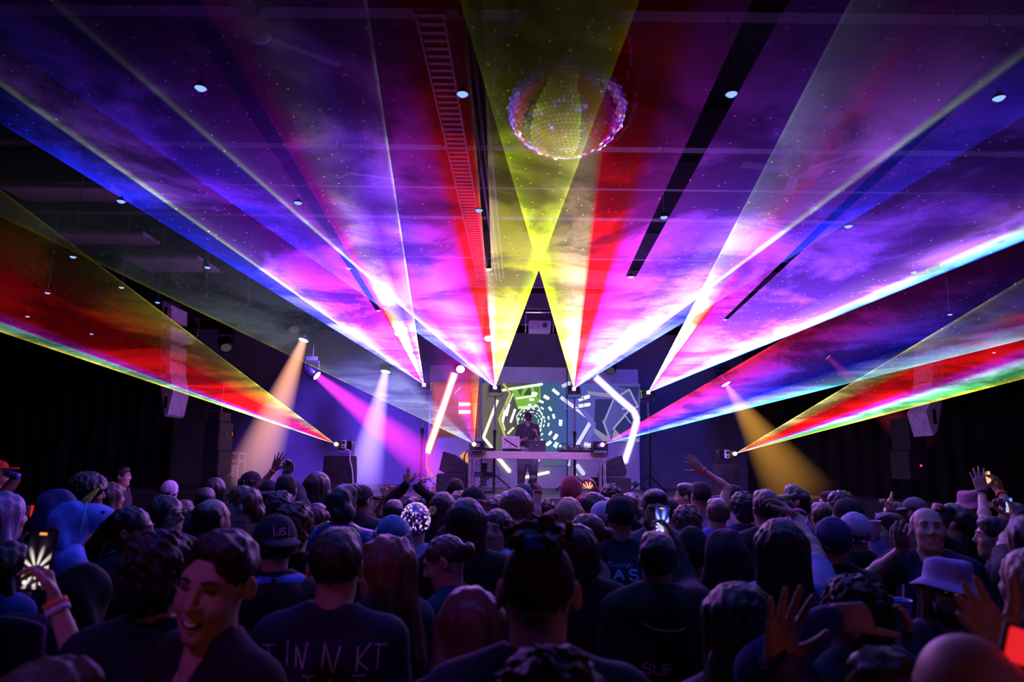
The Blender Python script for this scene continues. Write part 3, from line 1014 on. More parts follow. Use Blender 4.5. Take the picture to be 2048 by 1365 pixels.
for y0, zb, lab in ((835, 900, 'upper black cabinet of the dim tower behind the red beam'), (901, 960, 'lower black cabinet of the dim tower behind the red beam')):
    cabinet(1815, 1849, y0, 12.4, 0.6, lab, 'speaker_cabinet', 'speaker', at(1815, zb, 12.4).z, True, 'cabinets of the dim speaker tower')
p = at(1842, 932, 12.36)
o = empty('indicator_lamp', p, 0, 'tiny red indicator lamp on the dim speaker tower', 'lamp')
MB().ball((0, 0, 0), 0.022).build('lens', emat('red_led', (1, 0.02, 0.06), 2.0), o, True)
MB().cyl((0, 0.0, 0), (0, 0.04, 0), 0.028).build('socket', BLACK, o)

# equipment rack with hanging cables and the red clock
p0, p1 = at(437, 905, 14.6), at(487, 905, 14.6)
o = empty('cable_rack', ((p0.x + p1.x) / 2, 14.6, STAGE_Z), 0, 'pale metal rack with cables looped over its bar', 'rack')
wd, ht = p1.x - p0.x, p0.z - STAGE_Z
RK = mat('rack_pale', (0.5, 0.5, 0.55), 0.5)
MB().box((0, 0, ht - 0.02), (wd, 0.4, 0.05), None, 0.006).build('top_shelf', RK, o)
MB().box((0, 0, ht - 0.18), (wd, 0.4, 0.05), None, 0.006).build('lower_shelf', RK, o)
MB().box((0, -0.2, ht - 0.28), (wd, 0.03, 0.03)).build('hanging_bar', RK, o)
for sx in (-1, 1):
    for y in (-0.18, 0.18):
        MB().box((sx * (wd / 2 - 0.02), y, ht / 2), (0.03, 0.03, ht)).build('post', RK, o)
for k in range(5):
    x = -wd / 2 + 0.08 + k * 0.09
    MB().tube(smooth([(x, -0.22, ht - 0.26), (x + 0.03, -0.24, ht - 0.5), (x + 0.07, -0.25, 0.15 + 0.05 * k), (x + 0.09, -0.23, ht - 0.5), (x + 0.05, -0.22, ht - 0.26)]), 0.010, 6).build('looped_cable', WHITEP, o, True)
p = at(457, 869, 14.15)
o = empty('digital_clock', p, 0, 'small red digital display showing 28 beside the tower', 'clock')
MB().cyl((0, 0.04, STAGE_Z - p.z), (0, 0.04, -0.05), 0.012).build('mount_pole', BLACKM, o)
MB().box((0, 0.03, 0), (0.26, 0.05, 0.13), None, 0.008).build('housing', BLACK, o)
SEG = {'2': 'abged', '8': 'abcdefg'}
segs = {'a': (0, 1, 1), 'g': (0, 0, 1), 'd': (0, -1, 1), 'f': (-1, .5, 0), 'b': (1, .5, 0), 'e': (-1, -.5, 0), 'c': (1, -.5, 0)}
for k, ch in enumerate('28'):
    dg_ = MB()
    for s_ in SEG[ch]:
        x, z, hor = segs[s_]
        dg_.box((-0.05 + 0.1 * k + x * 0.03, 0.0, z * 0.04), (0.055, 0.004, 0.014) if hor else (0.014, 0.004, 0.036))
    dg_.build('digit', emat('red_digit', (1.0, 0.12, 0.04), 2.5), o)

# projector box hanging over the middle of the stage, between the yellow sheets
p = at(1079, 655, 13.5)
o = empty('hanging_projector', p, 0, 'dark projector box hung in a pipe frame above the stage', 'projector')
MB().box((0, 0, 0), (0.44, 0.4, 0.2), None, 0.015).build('housing', mat('projector_grey', (0.12, 0.12, 0.14), 0.5), o)
f = MB()
for sx in (-1, 1):
    f.box((sx * 0.28, 0, 0.1), (0.02, 0.03, 0.42))
f.box((0, 0, 0.31), (0.58, 0.03, 0.02)).cyl((0, 0, 0.31), (0, 0, RZ - p.z), 0.02)
f.build('pipe_frame', GREY, o)
MB().cyl((0.1, -0.2, 0), (0.1, -0.24, 0), 0.05).build('lens', mat('dark_glass', (0.02, 0.02, 0.05), 0.1), o)


# ------------------------------------------------------------------ hanging speaker columns
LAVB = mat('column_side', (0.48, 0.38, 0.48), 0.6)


def line_array(faces, Y, label, flip):
    root = empty('hanging_speaker_column', (at(*faces[0][0], Y).x, Y, at(*faces[-1][-1], Y).z), 0, label, 'speaker', 'hanging speaker columns')
    org = root.location.copy()
    for f in faces:
        P = [at(x, y, Y) for x, y in f]
        pl_ = [(p.x - org.x, p.z - org.z) for p in P]
        cb = MB().prism(pl_, 0, 0.55).build('cabinet', LAVB, root)
        cx_ = sum(p[0] for p in pl_) / len(pl_)
        cz_ = sum(p[1] for p in pl_) / len(pl_)
        ph = max(p[1] for p in pl_) - min(p[1] for p in pl_)
        MB().box((cx_ - 0.012 * flip, -0.004, cz_), (0.05, 0.008, ph * 0.42), None, 0.003).build('handle_slot', BLACK, cb)
    top = at(*faces[0][0], Y)
    MB().box((0.07 * flip, 0.25, top.z - org.z + 0.03), (0.2, 0.5, 0.06)).cyl((0.07 * flip, 0.25, top.z - org.z + 0.05), (0.07 * flip, 0.25, RZ - org.z), 0.015).build('flying_frame', BLACKM, root)
    return root


q = lambda x, y: (280 + x / 2.905, 540 + y / 2.905)
line_array([[q(132, 180), q(182, 205), q(180, 292), q(126, 285)], [q(124, 300), q(178, 326), q(176, 405), q(120, 415)], [q(120, 420), q(176, 430), q(173, 505), q(117, 525)],
            [q(117, 540), q(172, 528), q(174, 600), q(118, 645)], [q(120, 650), q(176, 610), q(192, 690), q(122, 690)], [q(122, 694), q(193, 694), q(160, 840), q(142, 852)]],
           10.8, 'lilac-lit hanging speaker column curving beside the dark lamps', 1)
q2 = lambda x, y: (1280 + x / 2.667, 640 + y / 2.667)
line_array([[q2(1570, 130), q2(1620, 120), q2(1622, 220), q2(1566, 225)], [q2(1566, 230), q2(1620, 225), q2(1618, 320), q2(1560, 325)], [q2(1560, 330), q2(1616, 325), q2(1614, 425), q2(1545, 440)],
            [q2(1545, 445), q2(1613, 430), q2(1585, 600), q2(1565, 618), q2(1525, 490)]], 11.2, 'dim hanging speaker column above the tower with red indicator', -1)


# ------------------------------------------------------------------ ceiling things
PEND_Z = 3.9
PENL = emat('pendant_glow', (0.16, 0.26, 1.0), 2.2)
_pm = {}
pend = [(401, 178, 'at the top of the dark blue band'), (925, 190, 'beside the cable ladder'), (1463, 190, 'on the long black gap'), (1998, 198, 'at the upper corner by the blue beam'),
        (242, 404, 'below the pale beam end'), (596, 407, 'between two pale beam lines'), (958, 422, 'in the dark red band'), (1328, 436, 'on the black gap near the red band'), (1697, 454, 'on the purple cloud'),
        (146, 515, 'in the dark above the pale panel'), (415, 536, 'beside the blue band edge'), (697, 538, 'over the white left haze'), (977, 540, 'at the tip of the dark red line'), (1262, 555, 'at the tip of the wide black gap'),
        (243, 576, 'in the dark over the olive edge'), (95, 587, 'in the dark near the wall'), (1450, 640, 'at the tip of the thin black gap'), (757, 622, 'at the tip of the short red line'),
        (315, 606, 'just above the hanging speaker column'), (183, 669, 'low near the green haze'), (1828, 546, 'on the pale blue edge'), (1900, 630, 'in the blue haze'), (55, 634, 'lowest at the dark wall'), (1988, 706, 'in the dark red haze')]
for i, (px, py, wh) in enumerate(pend):
    p = atz(px, py, PEND_Z)
    if p.y > 11.5:
        p = at(px, py, 11.5)
    o = empty('pendant_lamp', p, 0, 'small blue pendant lamp ' + wh, 'pendant lamp', 'blue pendant lamps')
    if not _pm:
        _pm['shade'] = MB().lathe([(0.0, 0.040), (0.012, 0.040), (0.016, 0.030), (0.032, 0.012), (0.035, 0.004), (0.031, 0.004), (0.015, 0.02), (0.0, 0.024)]).mesh('shade', True)
        _pm['bulb'] = MB().lathe([(0.0, -0.010), (0.018, -0.007), (0.030, 0.004), (0.0, 0.012)]).mesh('bulb', True)
    link('shade', _pm['shade'], BLACKM, o)
    link('bulb', _pm['bulb'], PENL, o)
    top = RZ - p.z if p.z + 0.3 < RZ else 0.4
    MB().cyl((0.0, 0, 0.035), (0.0, 0, top), 0.004, None, 6).build('cord', GREY, o)
    if i < 14:
        li = light('pendant_light', 'SPOT', p + Vector((0, 0, -0.02)), 45 if i < 9 else 22, (0.04, 0.12, 1.0), p + Vector((0, 0, -2)), 0.03, 110, 0.8)
        li.parent = o
        li.matrix_parent_inverse = Matrix.Translation(-p)

# cable ladder with conduits running towards the stage
CZ = 4.82
LAD = mat('ladder_metal', (0.028, 0.022, 0.030), 0.6, 0.0, spec=0.08)
A, B = atz(858, 20, CZ), atz(968, 560, CZ)
o = empty('cable_ladder', A, 0, 'metal cable ladder running along the ceiling towards the stage', 'cable ladder')
d = B - A
for sx in (-0.09, 0.09):
    MB().box(d / 2 + Vector((sx, 0, 0)), (0.012, d.length, 0.05), Matrix.Rotation(-math.atan2(d.x, d.y), 3, 'Z')).build('side_rail', LAD, o)
nr = int(d.length / 0.09)
rung = MB().box((0, 0, 0), (0.18, 0.035, 0.02)).mesh('rung')
for k in range(min(nr, 110)):
    link('rung', rung, LAD, o, d * (k + 0.5) / nr)
for k, off in enumerate((0.2, 0.25, 0.31)):
    MB().tube([Vector((off, 0, 0.02 * k)), d + Vector((off, 0, 0.02 * k))], 0.014, 8).build('conduit', LAD, o, True)
# ceiling fans
for px, py, sc_, lab in ((512, 70, 1.0, 'ceiling fan near the top, above the pale beam'), (676, 345, 1.0, 'ceiling fan between violet haze and green line'), (1592, 345, 1.0, 'ceiling fan over the purple haze, opposite side')):
    p = atz(px, py, 4.35)
    o = empty('ceiling_fan', p, random.uniform(0, 2), lab, 'ceiling fan', 'ceiling fans')
    MB().lathe([(0, 0.09), (0.06, 0.08), (0.085, 0.04), (0.085, 0.0), (0.05, -0.03), (0, -0.035)]).build('motor', LAD, o, True)
    MB().cyl((0, 0, 0.05), (0, 0, RZ - p.z), 0.014).build('downrod', LAD, o)
    for k in range(3):
        R3 = Matrix.Rotation(2.094 * k, 3, 'Z')
        MB().box(R3 @ Vector((0.30, 0, 0.01)), (0.42, 0.085, 0.008), R3 @ Matrix.Rotation(0.2, 3, 'X'), 0.003).build('blade', LAD, o)
# bent vent pipes
for pts, lab in ((((409, 560), (409, 590), (402, 604), (392, 600)), 'short bent pipe hanging left of the longer one'), (((495, 545), (494, 600), (480, 622), (458, 632)), 'longer bent pipe hanging above the grey sheet')):
    Y = 9.6
    P = [at(x, y, Y) for x, y in pts]
    o = empty('vent_pipe', P[0], 0, lab, 'pipe', 'bent ceiling pipes')
    P = [Vector((P[0].x, Y, RZ))] + P
    MB().tube([v - o.location for v in smooth(P, 5)], 0.038, 10).build('pipe', LAD, o, True)
    MB().cyl(P[-1] - o.location, P[-1] - o.location + (P[-1] - P[-2]).normalized() * 0.05, 0.05).build('nozzle', LAD, o)


# ------------------------------------------------------------------ mirror ball
br = 0.515
bc = at(1134, 167, 4.3)
o = empty('mirror_ball', bc, 0, 'large mirror ball hanging over the crowd', 'mirror ball')
MB().ball((0, 0, 0), br - 0.012, 40, 24).build('core', BLACK, o, True)
V, Fc = [], []
rnd = random.Random(11)
nlat = 58
for i in range(nlat):
    la = math.pi * (i + 0.5) / nlat - math.pi / 2
    nl = max(4, int(2 * nlat * math.cos(la)))
    for k in range(nl):
        lo = 2 * math.pi * k / nl + i * 0.3
        n_ = Vector((math.cos(la) * math.cos(lo), math.cos(la) * math.sin(lo), math.sin(la)))
        e_ = Vector((-math.sin(lo), math.cos(lo), 0))
        u_ = n_.cross(e_)
        n2 = (n_ + e_ * rnd.gauss(0, 0.012) + u_ * rnd.gauss(0, 0.012)).normalized()
        e_ = (e_ - n2 * e_.dot(n2)).normalized()
        u_ = n2.cross(e_)
        hw, hh_ = math.pi * br * math.cos(la) / nl * 0.93, math.pi * br / nlat / 2 * 0.93
        c_ = n_ * br
        b_ = len(V)
        for zz in (0.0, -0.008):
            for sx, sy in ((-1, -1), (1, -1), (1, 1), (-1, 1)):
                V.append(tuple(c_ + e_ * sx * hw + u_ * sy * hh_ + n2 * zz))
        Fc += [(b_, b_ + 1, b_ + 2, b_ + 3), (b_ + 4, b_ + 5, b_ + 1, b_), (b_ + 5, b_ + 6, b_ + 2, b_ + 1), (b_ + 6, b_ + 7, b_ + 3, b_ + 2), (b_ + 7, b_ + 4, b_, b_ + 3)]
me = bpy.data.meshes.new('mirror_facets')
me.from_pydata(V, [], Fc)
mo = link('mirror_facets', me, mat('mirror_glass', (0.92, 0.92, 0.94), 0.03, 1.0, 0.02), o)
mo['kind'] = 'stuff'
MB().cyl((0, 0, br - 0.02), (0, 0, br + 0.06), 0.07, 0.05, 20).build('crown_cap', BLACKM, o)
MB().cyl((0, 0, br + 0.05), (0, 0, RZ - bc.z), 0.012).build('hanging_rod', BLACKM, o)


# ------------------------------------------------------------------ bodies: smooth fields turned into one skin
def evalfield(prims, h, noise=None):
    lo = np.full(3, 1e9)
    hi = np.full(3, -1e9)
    bb = []
    for p in prims:
        if p[0] == 'c':
            a, b, r = np.array(p[1]), np.array(p[2]), max(p[3], p[4])
            l, u = np.minimum(a, b) - r, np.maximum(a, b) + r
        elif p[0] in 'en':
            c, rr = np.array(p[1]), np.array(p[2])
            if p[3] is not None:
                rr = np.abs(p[3]) @ rr
            l, u = c - rr, c + rr
        else:
            l = u = None
        bb.append((l, u))
        if p[0] in 'ce':
            lo, hi = np.minimum(lo, l), np.maximum(hi, u)
    lo -= 3 * h + 0.02
    hi += 3 * h + 0.02
    n = np.ceil((hi - lo) / h).astype(int) + 1
    ax = [lo[i] + h * np.arange(n[i]) for i in range(3)]
    F = np.full(n, 1.0, dtype=np.float32)
    for p, (l, u) in zip(prims, bb):
        if p[0] == 'p':                                    # keep the side where n.x < o
            nn, of, k = p[1], p[2], p[3]
            d = (nn[0] * ax[0][:, None, None] + nn[1] * ax[1][None, :, None] + nn[2] * ax[2][None, None, :] - of).astype(np.float32)
            hh = np.maximum(k - np.abs(F - d), 0) / k
            F = np.maximum(F, d) + hh * hh * k * 0.25
            continue
        k = p[5] if p[0] == 'c' else p[4]
        pad = k + 0.03
        i0 = np.clip(((l - pad - lo) / h).astype(int), 0, n - 1)
        i1 = np.clip(((u + pad - lo) / h).astype(int) + 2, 1, n)
        sl = tuple(slice(i0[i], i1[i]) for i in range(3))
        X = ax[0][sl[0]][:, None, None].astype(np.float32)
        Y = ax[1][sl[1]][None, :, None].astype(np.float32)
        Z = ax[2][sl[2]][None, None, :].astype(np.float32)
        if p[0] == 'c':
            a, b, r1, r2 = np.array(p[1], dtype=np.float32), np.array(p[2], dtype=np.float32), p[3], p[4]
            ba = b - a
            L2 = max(float(ba @ ba), 1e-9)
            t = np.clip(((X - a[0]) * ba[0] + (Y - a[1]) * ba[1] + (Z - a[2]) * ba[2]) / L2, 0, 1)
            d = np.sqrt((X - a[0] - t * ba[0]) ** 2 + (Y - a[1] - t * ba[1]) ** 2 + (Z - a[2] - t * ba[2]) ** 2) - (r1 + (r2 - r1) * t)
        else:
            c, rr, R = p[1], p[2], p[3]
            x, y, z = X - c[0], Y - c[1], Z - c[2]
            if R is not None:
                x, y, z = (R[0, 0] * x + R[1, 0] * y + R[2, 0] * z, R[0, 1] * x + R[1, 1] * y + R[2, 1] * z, R[0, 2] * x + R[1, 2] * y + R[2, 2] * z)
            k0 = np.sqrt((x / rr[0]) ** 2 + (y / rr[1]) ** 2 + (z / rr[2]) ** 2)
            k1 = np.sqrt((x / rr[0] ** 2) ** 2 + (y / rr[1] ** 2) ** 2 + (z / rr[2] ** 2) ** 2) + 1e-6
            d = k0 * (k0 - 1) / k1
        S = F[sl]
        hh = np.maximum(k - np.abs(S - (d if p[0] != 'n' else -d)), 0) / k
        if p[0] == 'n':
            F[sl] = np.maximum(S, -d) + hh * hh * k * 0.25
        else:
            F[sl] = np.minimum(S, d) - hh * hh * k * 0.25
    if noise is not None:
        rs = np.random.RandomState(noise[3] if len(noise) > 3 else 1)
        amp, fr, stretch = noise[:3]
        acc = np.zeros(n, dtype=np.float32)
        for o_ in range(7):
            kv = rs.normal(size=3)
            kv = kv / np.linalg.norm(kv) * fr * rs.uniform(0.6, 1.7)
            kv[2] *= stretch
            ph = rs.uniform(0, 6.28)
            kv2 = rs.normal(size=3) * fr * 0.35
            acc += np.sin(kv[0] * ax[0][:, None, None] + kv[1] * ax[1][None, :, None] + kv[2] * ax[2][None, None, :] + ph
                          + 1.5 * np.sin(kv2[0] * ax[0][:, None, None] + kv2[1] * ax[1][None, :, None] + kv2[2] * stretch * ax[2][None, None, :])).astype(np.float32)
        F = F + np.float32(amp / 2.5) * acc
    return F, lo, h


def surfacenet(F, lo, h):
    ins = F < 0
    nx, ny, nz = F.shape
    cnt = np.zeros((nx - 1, ny - 1, nz - 1), dtype=np.int8)
    for dx in (0, 1):
        for dy in (0, 1):
            for dz in (0, 1):
                cnt += ins[dx:nx - 1 + dx, dy:ny - 1 + dy, dz:nz - 1 + dz]
    act = (cnt > 0) & (cnt < 8)
    I = np.argwhere(act)
    cr = [(dx, dy, dz) for dx in (0, 1) for dy in (0, 1) for dz in (0, 1)]
    vals = np.stack([F[I[:, 0] + c[0], I[:, 1] + c[1], I[:, 2] + c[2]] for c in cr], 1)
    acc = np.zeros((len(I), 3))
    num = np.zeros(len(I))
    for a in range(8):
        for b in range(a + 1, 8):
            if sum(abs(cr[a][i] - cr[b][i]) for i in range(3)) != 1:
                continue
            va, vb = vals[:, a], vals[:, b]
            m = (va < 0) != (vb < 0)
            t = np.where(m, va / np.where(m, va - vb, 1), 0)
            pa, pb = np.array(cr[a], float), np.array(cr[b], float)
            acc += m[:, None] * (pa + t[:, None] * (pb - pa))
            num += m
    V = (I + acc / num[:, None]) * h + lo
    idx = np.full(act.shape, -1, dtype=np.int64)
    idx[I[:, 0], I[:, 1], I[:, 2]] = np.arange(len(I))
    Q = []
    for axs in range(3):
        s0 = [slice(1, -1)] * 3
        s1 = [slice(1, -1)] * 3
        s0[axs] = slice(0, -1)
        s1[axs] = slice(1, None)
        a, b = ins[tuple(s0)], ins[tuple(s1)]
        E = np.argwhere(a != b)
        if len(E) == 0:
            continue
        off = np.ones(3, int)
        off[axs] = 0
        E = E + off
        sgn = ins[E[:, 0], E[:, 1], E[:, 2]]
        u, v = (axs + 1) % 3, (axs + 2) % 3
        quad = []
        for du, dv in ((-1, -1), (0, -1), (0, 0), (-1, 0)):
            C = E.copy()
            C[:, u] += du
            C[:, v] += dv
            quad.append(idx[C[:, 0], C[:, 1], C[:, 2]])
        q_ = np.stack(quad, 1)
        q_[~sgn] = q_[~sgn][:, ::-1]
        Q.append(q_)
    return V, np.concatenate(Q)


def fieldmesh(name, parts):
    """parts: list of (prims, h, noise) -> one mesh"""
    Vs, Qs, off = [], [], 0
    for prims, h, noise in parts:
        V, Q = surfacenet(*evalfield(prims, h, noise))
        Vs.append(V)
        Qs.append(Q + off)
        off += len(V)
    V, Q = np.concatenate(Vs), np.concatenate(Qs)
    me = bpy.data.meshes.new(name)
    me.vertices.add(len(V))
    me.vertices.foreach_set('co', V.astype(np.float32).ravel())
    me.loops.add(len(Q) * 4)
    me.loops.foreach_set('vertex_index', Q.astype(np.int32).ravel())
    me.polygons.add(len(Q))
    me.polygons.foreach_set('loop_start', np.arange(0, len(Q) * 4, 4, dtype=np.int32))
    me.polygons.foreach_set('loop_total', np.full(len(Q), 4, dtype=np.int32))
    me.polygons.foreach_set('use_smooth', np.ones(len(Q), dtype=bool))
    me.update(calc_edges=True)
    return me


PIV = np.array([0, -0.005, 1.56])         # head pivot in the standing 1.75 m body; head space: crown z=.19, chin z=-.045


def rotm(yaw, pitch, roll):
    """head turned left (+), bent forward (+), tilted (+)"""
    M = Matrix.Rotation(math.radians(yaw), 3, 'Z') @ Matrix.Rotation(math.radians(-pitch), 3, 'X') @ Matrix.Rotation(math.radians(roll), 3, 'Y')
    return np.array(M)


def xf(prims, R, T):
    out = []
    for p in prims:
        if p[0] == 'c':
            out.append(('c', tuple(R @ np.array(p[1]) + T), tuple(R @ np.array(p[2]) + T), p[3], p[4], p[5]))
        elif p[0] in 'en':
            R0 = np.eye(3) if p[3] is None else p[3]
            out.append((p[0], tuple(R @ np.array(p[1]) + T), p[2], R @ R0, p[4]))
        else:
            out.append(p)
    return out


def headprims(smile=False, fem=False):
    P = [('e', (0, -0.008, 0.100), (0.076, 0.097, 0.090), None, 0.02),
         ('e', (0, 0.028, 0.045), (0.060, 0.066, 0.090), None, 0.03),
         ('e', (0, 0.036, -0.006), (0.046 if fem else 0.052, 0.052, 0.040), None, 0.03),
         ('c', (-0.032, 0.076, 0.104), (0.032, 0.076, 0.104), 0.013, 0.013, 0.02),
         ('e', (0.036, 0.064, 0.048), (0.026, 0.024, 0.026), None, 0.02), ('e', (-0.036, 0.064, 0.048), (0.026, 0.024, 0.026), None, 0.02),
         ('n', (0.031, 0.104, 0.085), (0.019, 0.018, 0.011), None, 0.012), ('n', (-0.031, 0.104, 0.085), (0.019, 0.018, 0.011), None, 0.012),
         ('c', (0, 0.090, 0.094), (0, 0.112, 0.054), 0.008, 0.0125, 0.012),
         ('e', (0.012, 0.100, 0.048), (0.010, 0.011, 0.009), None, 0.008), ('e', (-0.012, 0.100, 0.048), (0.010, 0.011, 0.009), None, 0.008),
         ('e', (0, 0.074, -0.030), (0.024, 0.020, 0.017), None, 0.02)]
    if smile:
        P += [('c', (-0.027, 0.080, 0.022), (0, 0.093, 0.016), 0.006, 0.007, 0.008), ('c', (0.027, 0.080, 0.022), (0, 0.093, 0.016), 0.006, 0.007, 0.008),
              ('c', (-0.024, 0.079, 0.012), (0, 0.091, -0.004), 0.006, 0.008, 0.008), ('c', (0.024, 0.079, 0.012), (0, 0.091, -0.004), 0.006, 0.008, 0.008),
              ('e', (0.041, 0.068, 0.040), (0.017, 0.017, 0.020), None, 0.012), ('e', (-0.041, 0.068, 0.040), (0.017, 0.017, 0.020), None, 0.012)]
    else:
        P += [('c', (-0.018, 0.088, 0.014), (0.018, 0.088, 0.014), 0.0065, 0.0065, 0.008), ('c', (-0.015, 0.087, 0.003), (0.015, 0.087, 0.003), 0.008, 0.008, 0.008)]
    for s in (-1, 1):
        er = np.array(Matrix.Rotation(s * 0.35, 3, 'Z') @ Matrix.Rotation(-0.15, 3, 'X'))
        P += [('e', (s * 0.082, -0.010, 0.072), (0.009, 0.020, 0.031), er, 0.008), ('n', (s * 0.090, -0.002, 0.076), (0.006, 0.011, 0.016), er, 0.006)]
    return P


def torsoprims(g=0.0):
    P = [('e', (0, 0, 0.95), (0.160 + g, 0.112 + g, 0.13), None, 0.06), ('e', (0, 0.004, 1.12), (0.140 + g, 0.098 + g, 0.17), None, 0.06),
         ('e', (0, 0.0, 1.30), (0.160 + g, 0.108 + g, 0.17), None, 0.06), ('c', (-0.150, -0.015, 1.415), (0.150, -0.015, 1.415), 0.052 + g, 0.052 + g, 0.05)]
    for s in (-1, 1):
        P.append(('c', (s * 0.02, -0.022, 1.515), (s * 0.150, -0.018, 1.438), 0.034 + g, 0.036 + g, 0.05))
    return P


def neckprims():
    return [('c', (0, -0.006, 1.42), (0, -0.004, 1.60), 0.055, 0.054, 0.02), ('c', (0, 0.01, 1.36), (0, 0.0, 1.44), 0.06, 0.05, 0.04)]


def legprims(g=0.0):
    P = []
    for s in (-1, 1):
        P += [('c', (s * 0.085, 0, 0.92), (s * 0.095, 0.01, 0.48), 0.086 + g, 0.058 + g, 0.03), ('c', (s * 0.095, 0.01, 0.48), (s * 0.10, -0.01, 0.09), 0.056 + g, 0.038 + g, 0.02)]
        if g == 0:
            P.append(('c', (s * 0.10, -0.03, 0.045), (s * 0.11, 0.13, 0.035), 0.038, 0.032, 0.02))
    return P


CURL = {'open': [(2, 3, 2)] * 4, 'relaxed': [(18, 28, 15), (22, 32, 18), (26, 36, 20), (30, 40, 22)], 'fist': [(85, 100, 55)] * 4,
        'point': [(4, 6, 4), (80, 100, 55), (85, 100, 55), (85, 100, 55)], 'horns': [(2, 4, 2), (85, 100, 55), (85, 100, 55), (2, 4, 2)],
        'grip': [(40, 40, 25), (42, 42, 25), (44, 44, 25), (46, 46, 25)], 'flat': [(8, 6, 4)] * 4, 'two': [(2, 4, 2), (4, 5, 3), (85, 100, 55), (85, 100, 55)]}


def handprims(wr, u, w_, side, pose, sc=1.0, spread=None):
    """wr wrist, u along the hand, w_ out of the palm, side +1 right hand / -1 left hand"""
    u = np.array(u, float)
    u /= np.linalg.norm(u)
    w_ = np.array(w_, float)
    w_ = w_ - u * (w_ @ u)
    w_ /= np.linalg.norm(w_)
    v = np.cross(u, w_) * (1 if side > 0 else -1)         # towards the thumb
    wr = np.array(wr, float)
    P = []
    sp = {'open': 9, 'flat': 4, 'horns': 6}.get(pose, 3) if spread is None else spread
    for f in range(4):
        lat = (0.029, 0.0095, -0.010, -0.028)[f] * sc
        kl = (0.086, 0.092, 0.088, 0.078)[f] * sc
        k = wr + u * kl + v * lat
        P.append(('c', tuple(wr + u * 0.008 * sc + v * lat * 0.62), tuple(k), 0.0135 * sc, 0.0118 * sc, 0.012 * sc))
        ang = math.radians((1.5 - f) * sp)
        du = u * math.cos(ang) + v * math.sin(ang)
        dw = w_
        lens = [(0.040, 0.025, 0.020), (0.044, 0.028, 0.021), (0.040, 0.026, 0.021), (0.031, 0.020, 0.018)][f]
        cur = CURL[pose][f]
        a_ = 0.0
        p = k
        for j in range(3):
            a_ += math.radians(cur[j])
            q_ = p + (du * math.cos(a_) + dw * math.sin(a_)) * lens[j] * sc
            r1, r2 = (0.0098 - 0.0011 * j) * sc, (0.0089 - 0.0011 * j) * sc
            if f == 3:
                r1, r2 = r1 * 0.88, r2 * 0.88
            P.append(('c', tuple(p), tuple(q_), r1, r2, 0.004 * sc))
            p = q_
    if pose in ('fist', 'point', 'horns'):
        t0, t1, t2, t3 = wr + u * 0.022 * sc + v * 0.024 * sc, wr + u * 0.055 * sc + v * 0.040 * sc + w_ * 0.018 * sc, wr + u * 0.075 * sc + v * 0.022 * sc + w_ * 0.042 * sc, wr + u * 0.078 * sc - v * 0.004 * sc + w_ * 0.046 * sc
    elif pose in ('grip', 'relaxed'):
        t0, t1, t2, t3 = wr + u * 0.02 * sc + v * 0.024 * sc, wr + u * 0.055 * sc + v * 0.050 * sc + w_ * 0.015 * sc, wr + u * 0.085 * sc + v * 0.056 * sc + w_ * 0.030 * sc, wr + u * 0.108 * sc + v * 0.052 * sc + w_ * 0.040 * sc
    else:
        t0, t1, t2, t3 = wr + u * 0.018 * sc + v * 0.024 * sc, wr + u * 0.044 * sc + v * 0.056 * sc + w_ * 0.006 * sc, wr + u * 0.070 * sc + v * 0.082 * sc + w_ * 0.008 * sc, wr + u * 0.094 * sc + v * 0.098 * sc + w_ * 0.008 * sc
    P += [('c', tuple(t0), tuple(t1), 0.0155 * sc, 0.0135 * sc, 0.012 * sc), ('c', tuple(t1), tuple(t2), 0.0120 * sc, 0.0105 * sc, 0.006 * sc), ('c', tuple(t2), tuple(t3), 0.0105 * sc, 0.0085 * sc, 0.004 * sc)]
    return P


ARMS = {'down': ((0.222, -0.02, 1.14), (0.205, 0.05, 0.90), (0, 0.15, -1), (-1, 0, 0), 'relaxed'),
        'front': ((0.245, -0.02, 1.15), (0.12, 0.20, 1.12), (-0.7, 0.6, 0.15), (0, -0.3, 1), 'relaxed'),
        'mid': ((0.250, 0.02, 1.16), (0.19, 0.24, 1.26), (-0.1, 0.5, 0.8), (-1, 0, 0), 'grip')}
SHO = np.array([0.178, -0.015, 1.415])


def solve_arm(side, spec):
    """-> shoulder, elbow, wrist, hand dir, palm, pose, scale   in body space"""
    sh = SHO * np.array([side, 1, 1])
    if isinstance(spec, str):
        e, wv, u, pl, pose = ARMS[spec]
        m = np.array([side, 1, 1])
        return sh, np.array(e) * m, np.array(wv) * m, np.array(u) * m, np.array(pl) * m, pose
    wv = np.array(spec['wrist'], float)
    if wv[2] > 1.45:
        sh = sh + np.array([-0.02 * side, 0.0, 0.045])
    L1, L2 = 0.285, 0.255
    d = wv - sh
    D = np.linalg.norm(d)
    if D > (L1 + L2) * 0.995:
        k = D / ((L1 + L2) * 0.995)
        L1, L2 = L1 * k, L2 * k
    D = max(D, abs(L1 - L2) + 0.02)
    dn = d / np.linalg.norm(d)
    a_ = (L1 * L1 - L2 * L2 + D * D) / (2 * D)
    hh = math.sqrt(max(L1 * L1 - a_ * a_, 0))
    hint = np.array(spec.get('hint', (side * 0.6, 0.2, -0.5)), float)
    hint = hint - dn * (hint @ dn)
    hint /= np.linalg.norm(hint)
    e = sh + dn * a_ + hint * hh
    u = np.array(spec['u'], float) if 'u' in spec else wv - e
    pl = np.array(spec.get('palm', (0, 1, 0)), float)
    return sh, e, wv, u, pl, spec.get('pose', 'open')


MESHCACHE = {}


def cached(key, fn):
    if key not in MESHCACHE:
        MESHCACHE[key] = fn()
    return MESHCACHE[key]


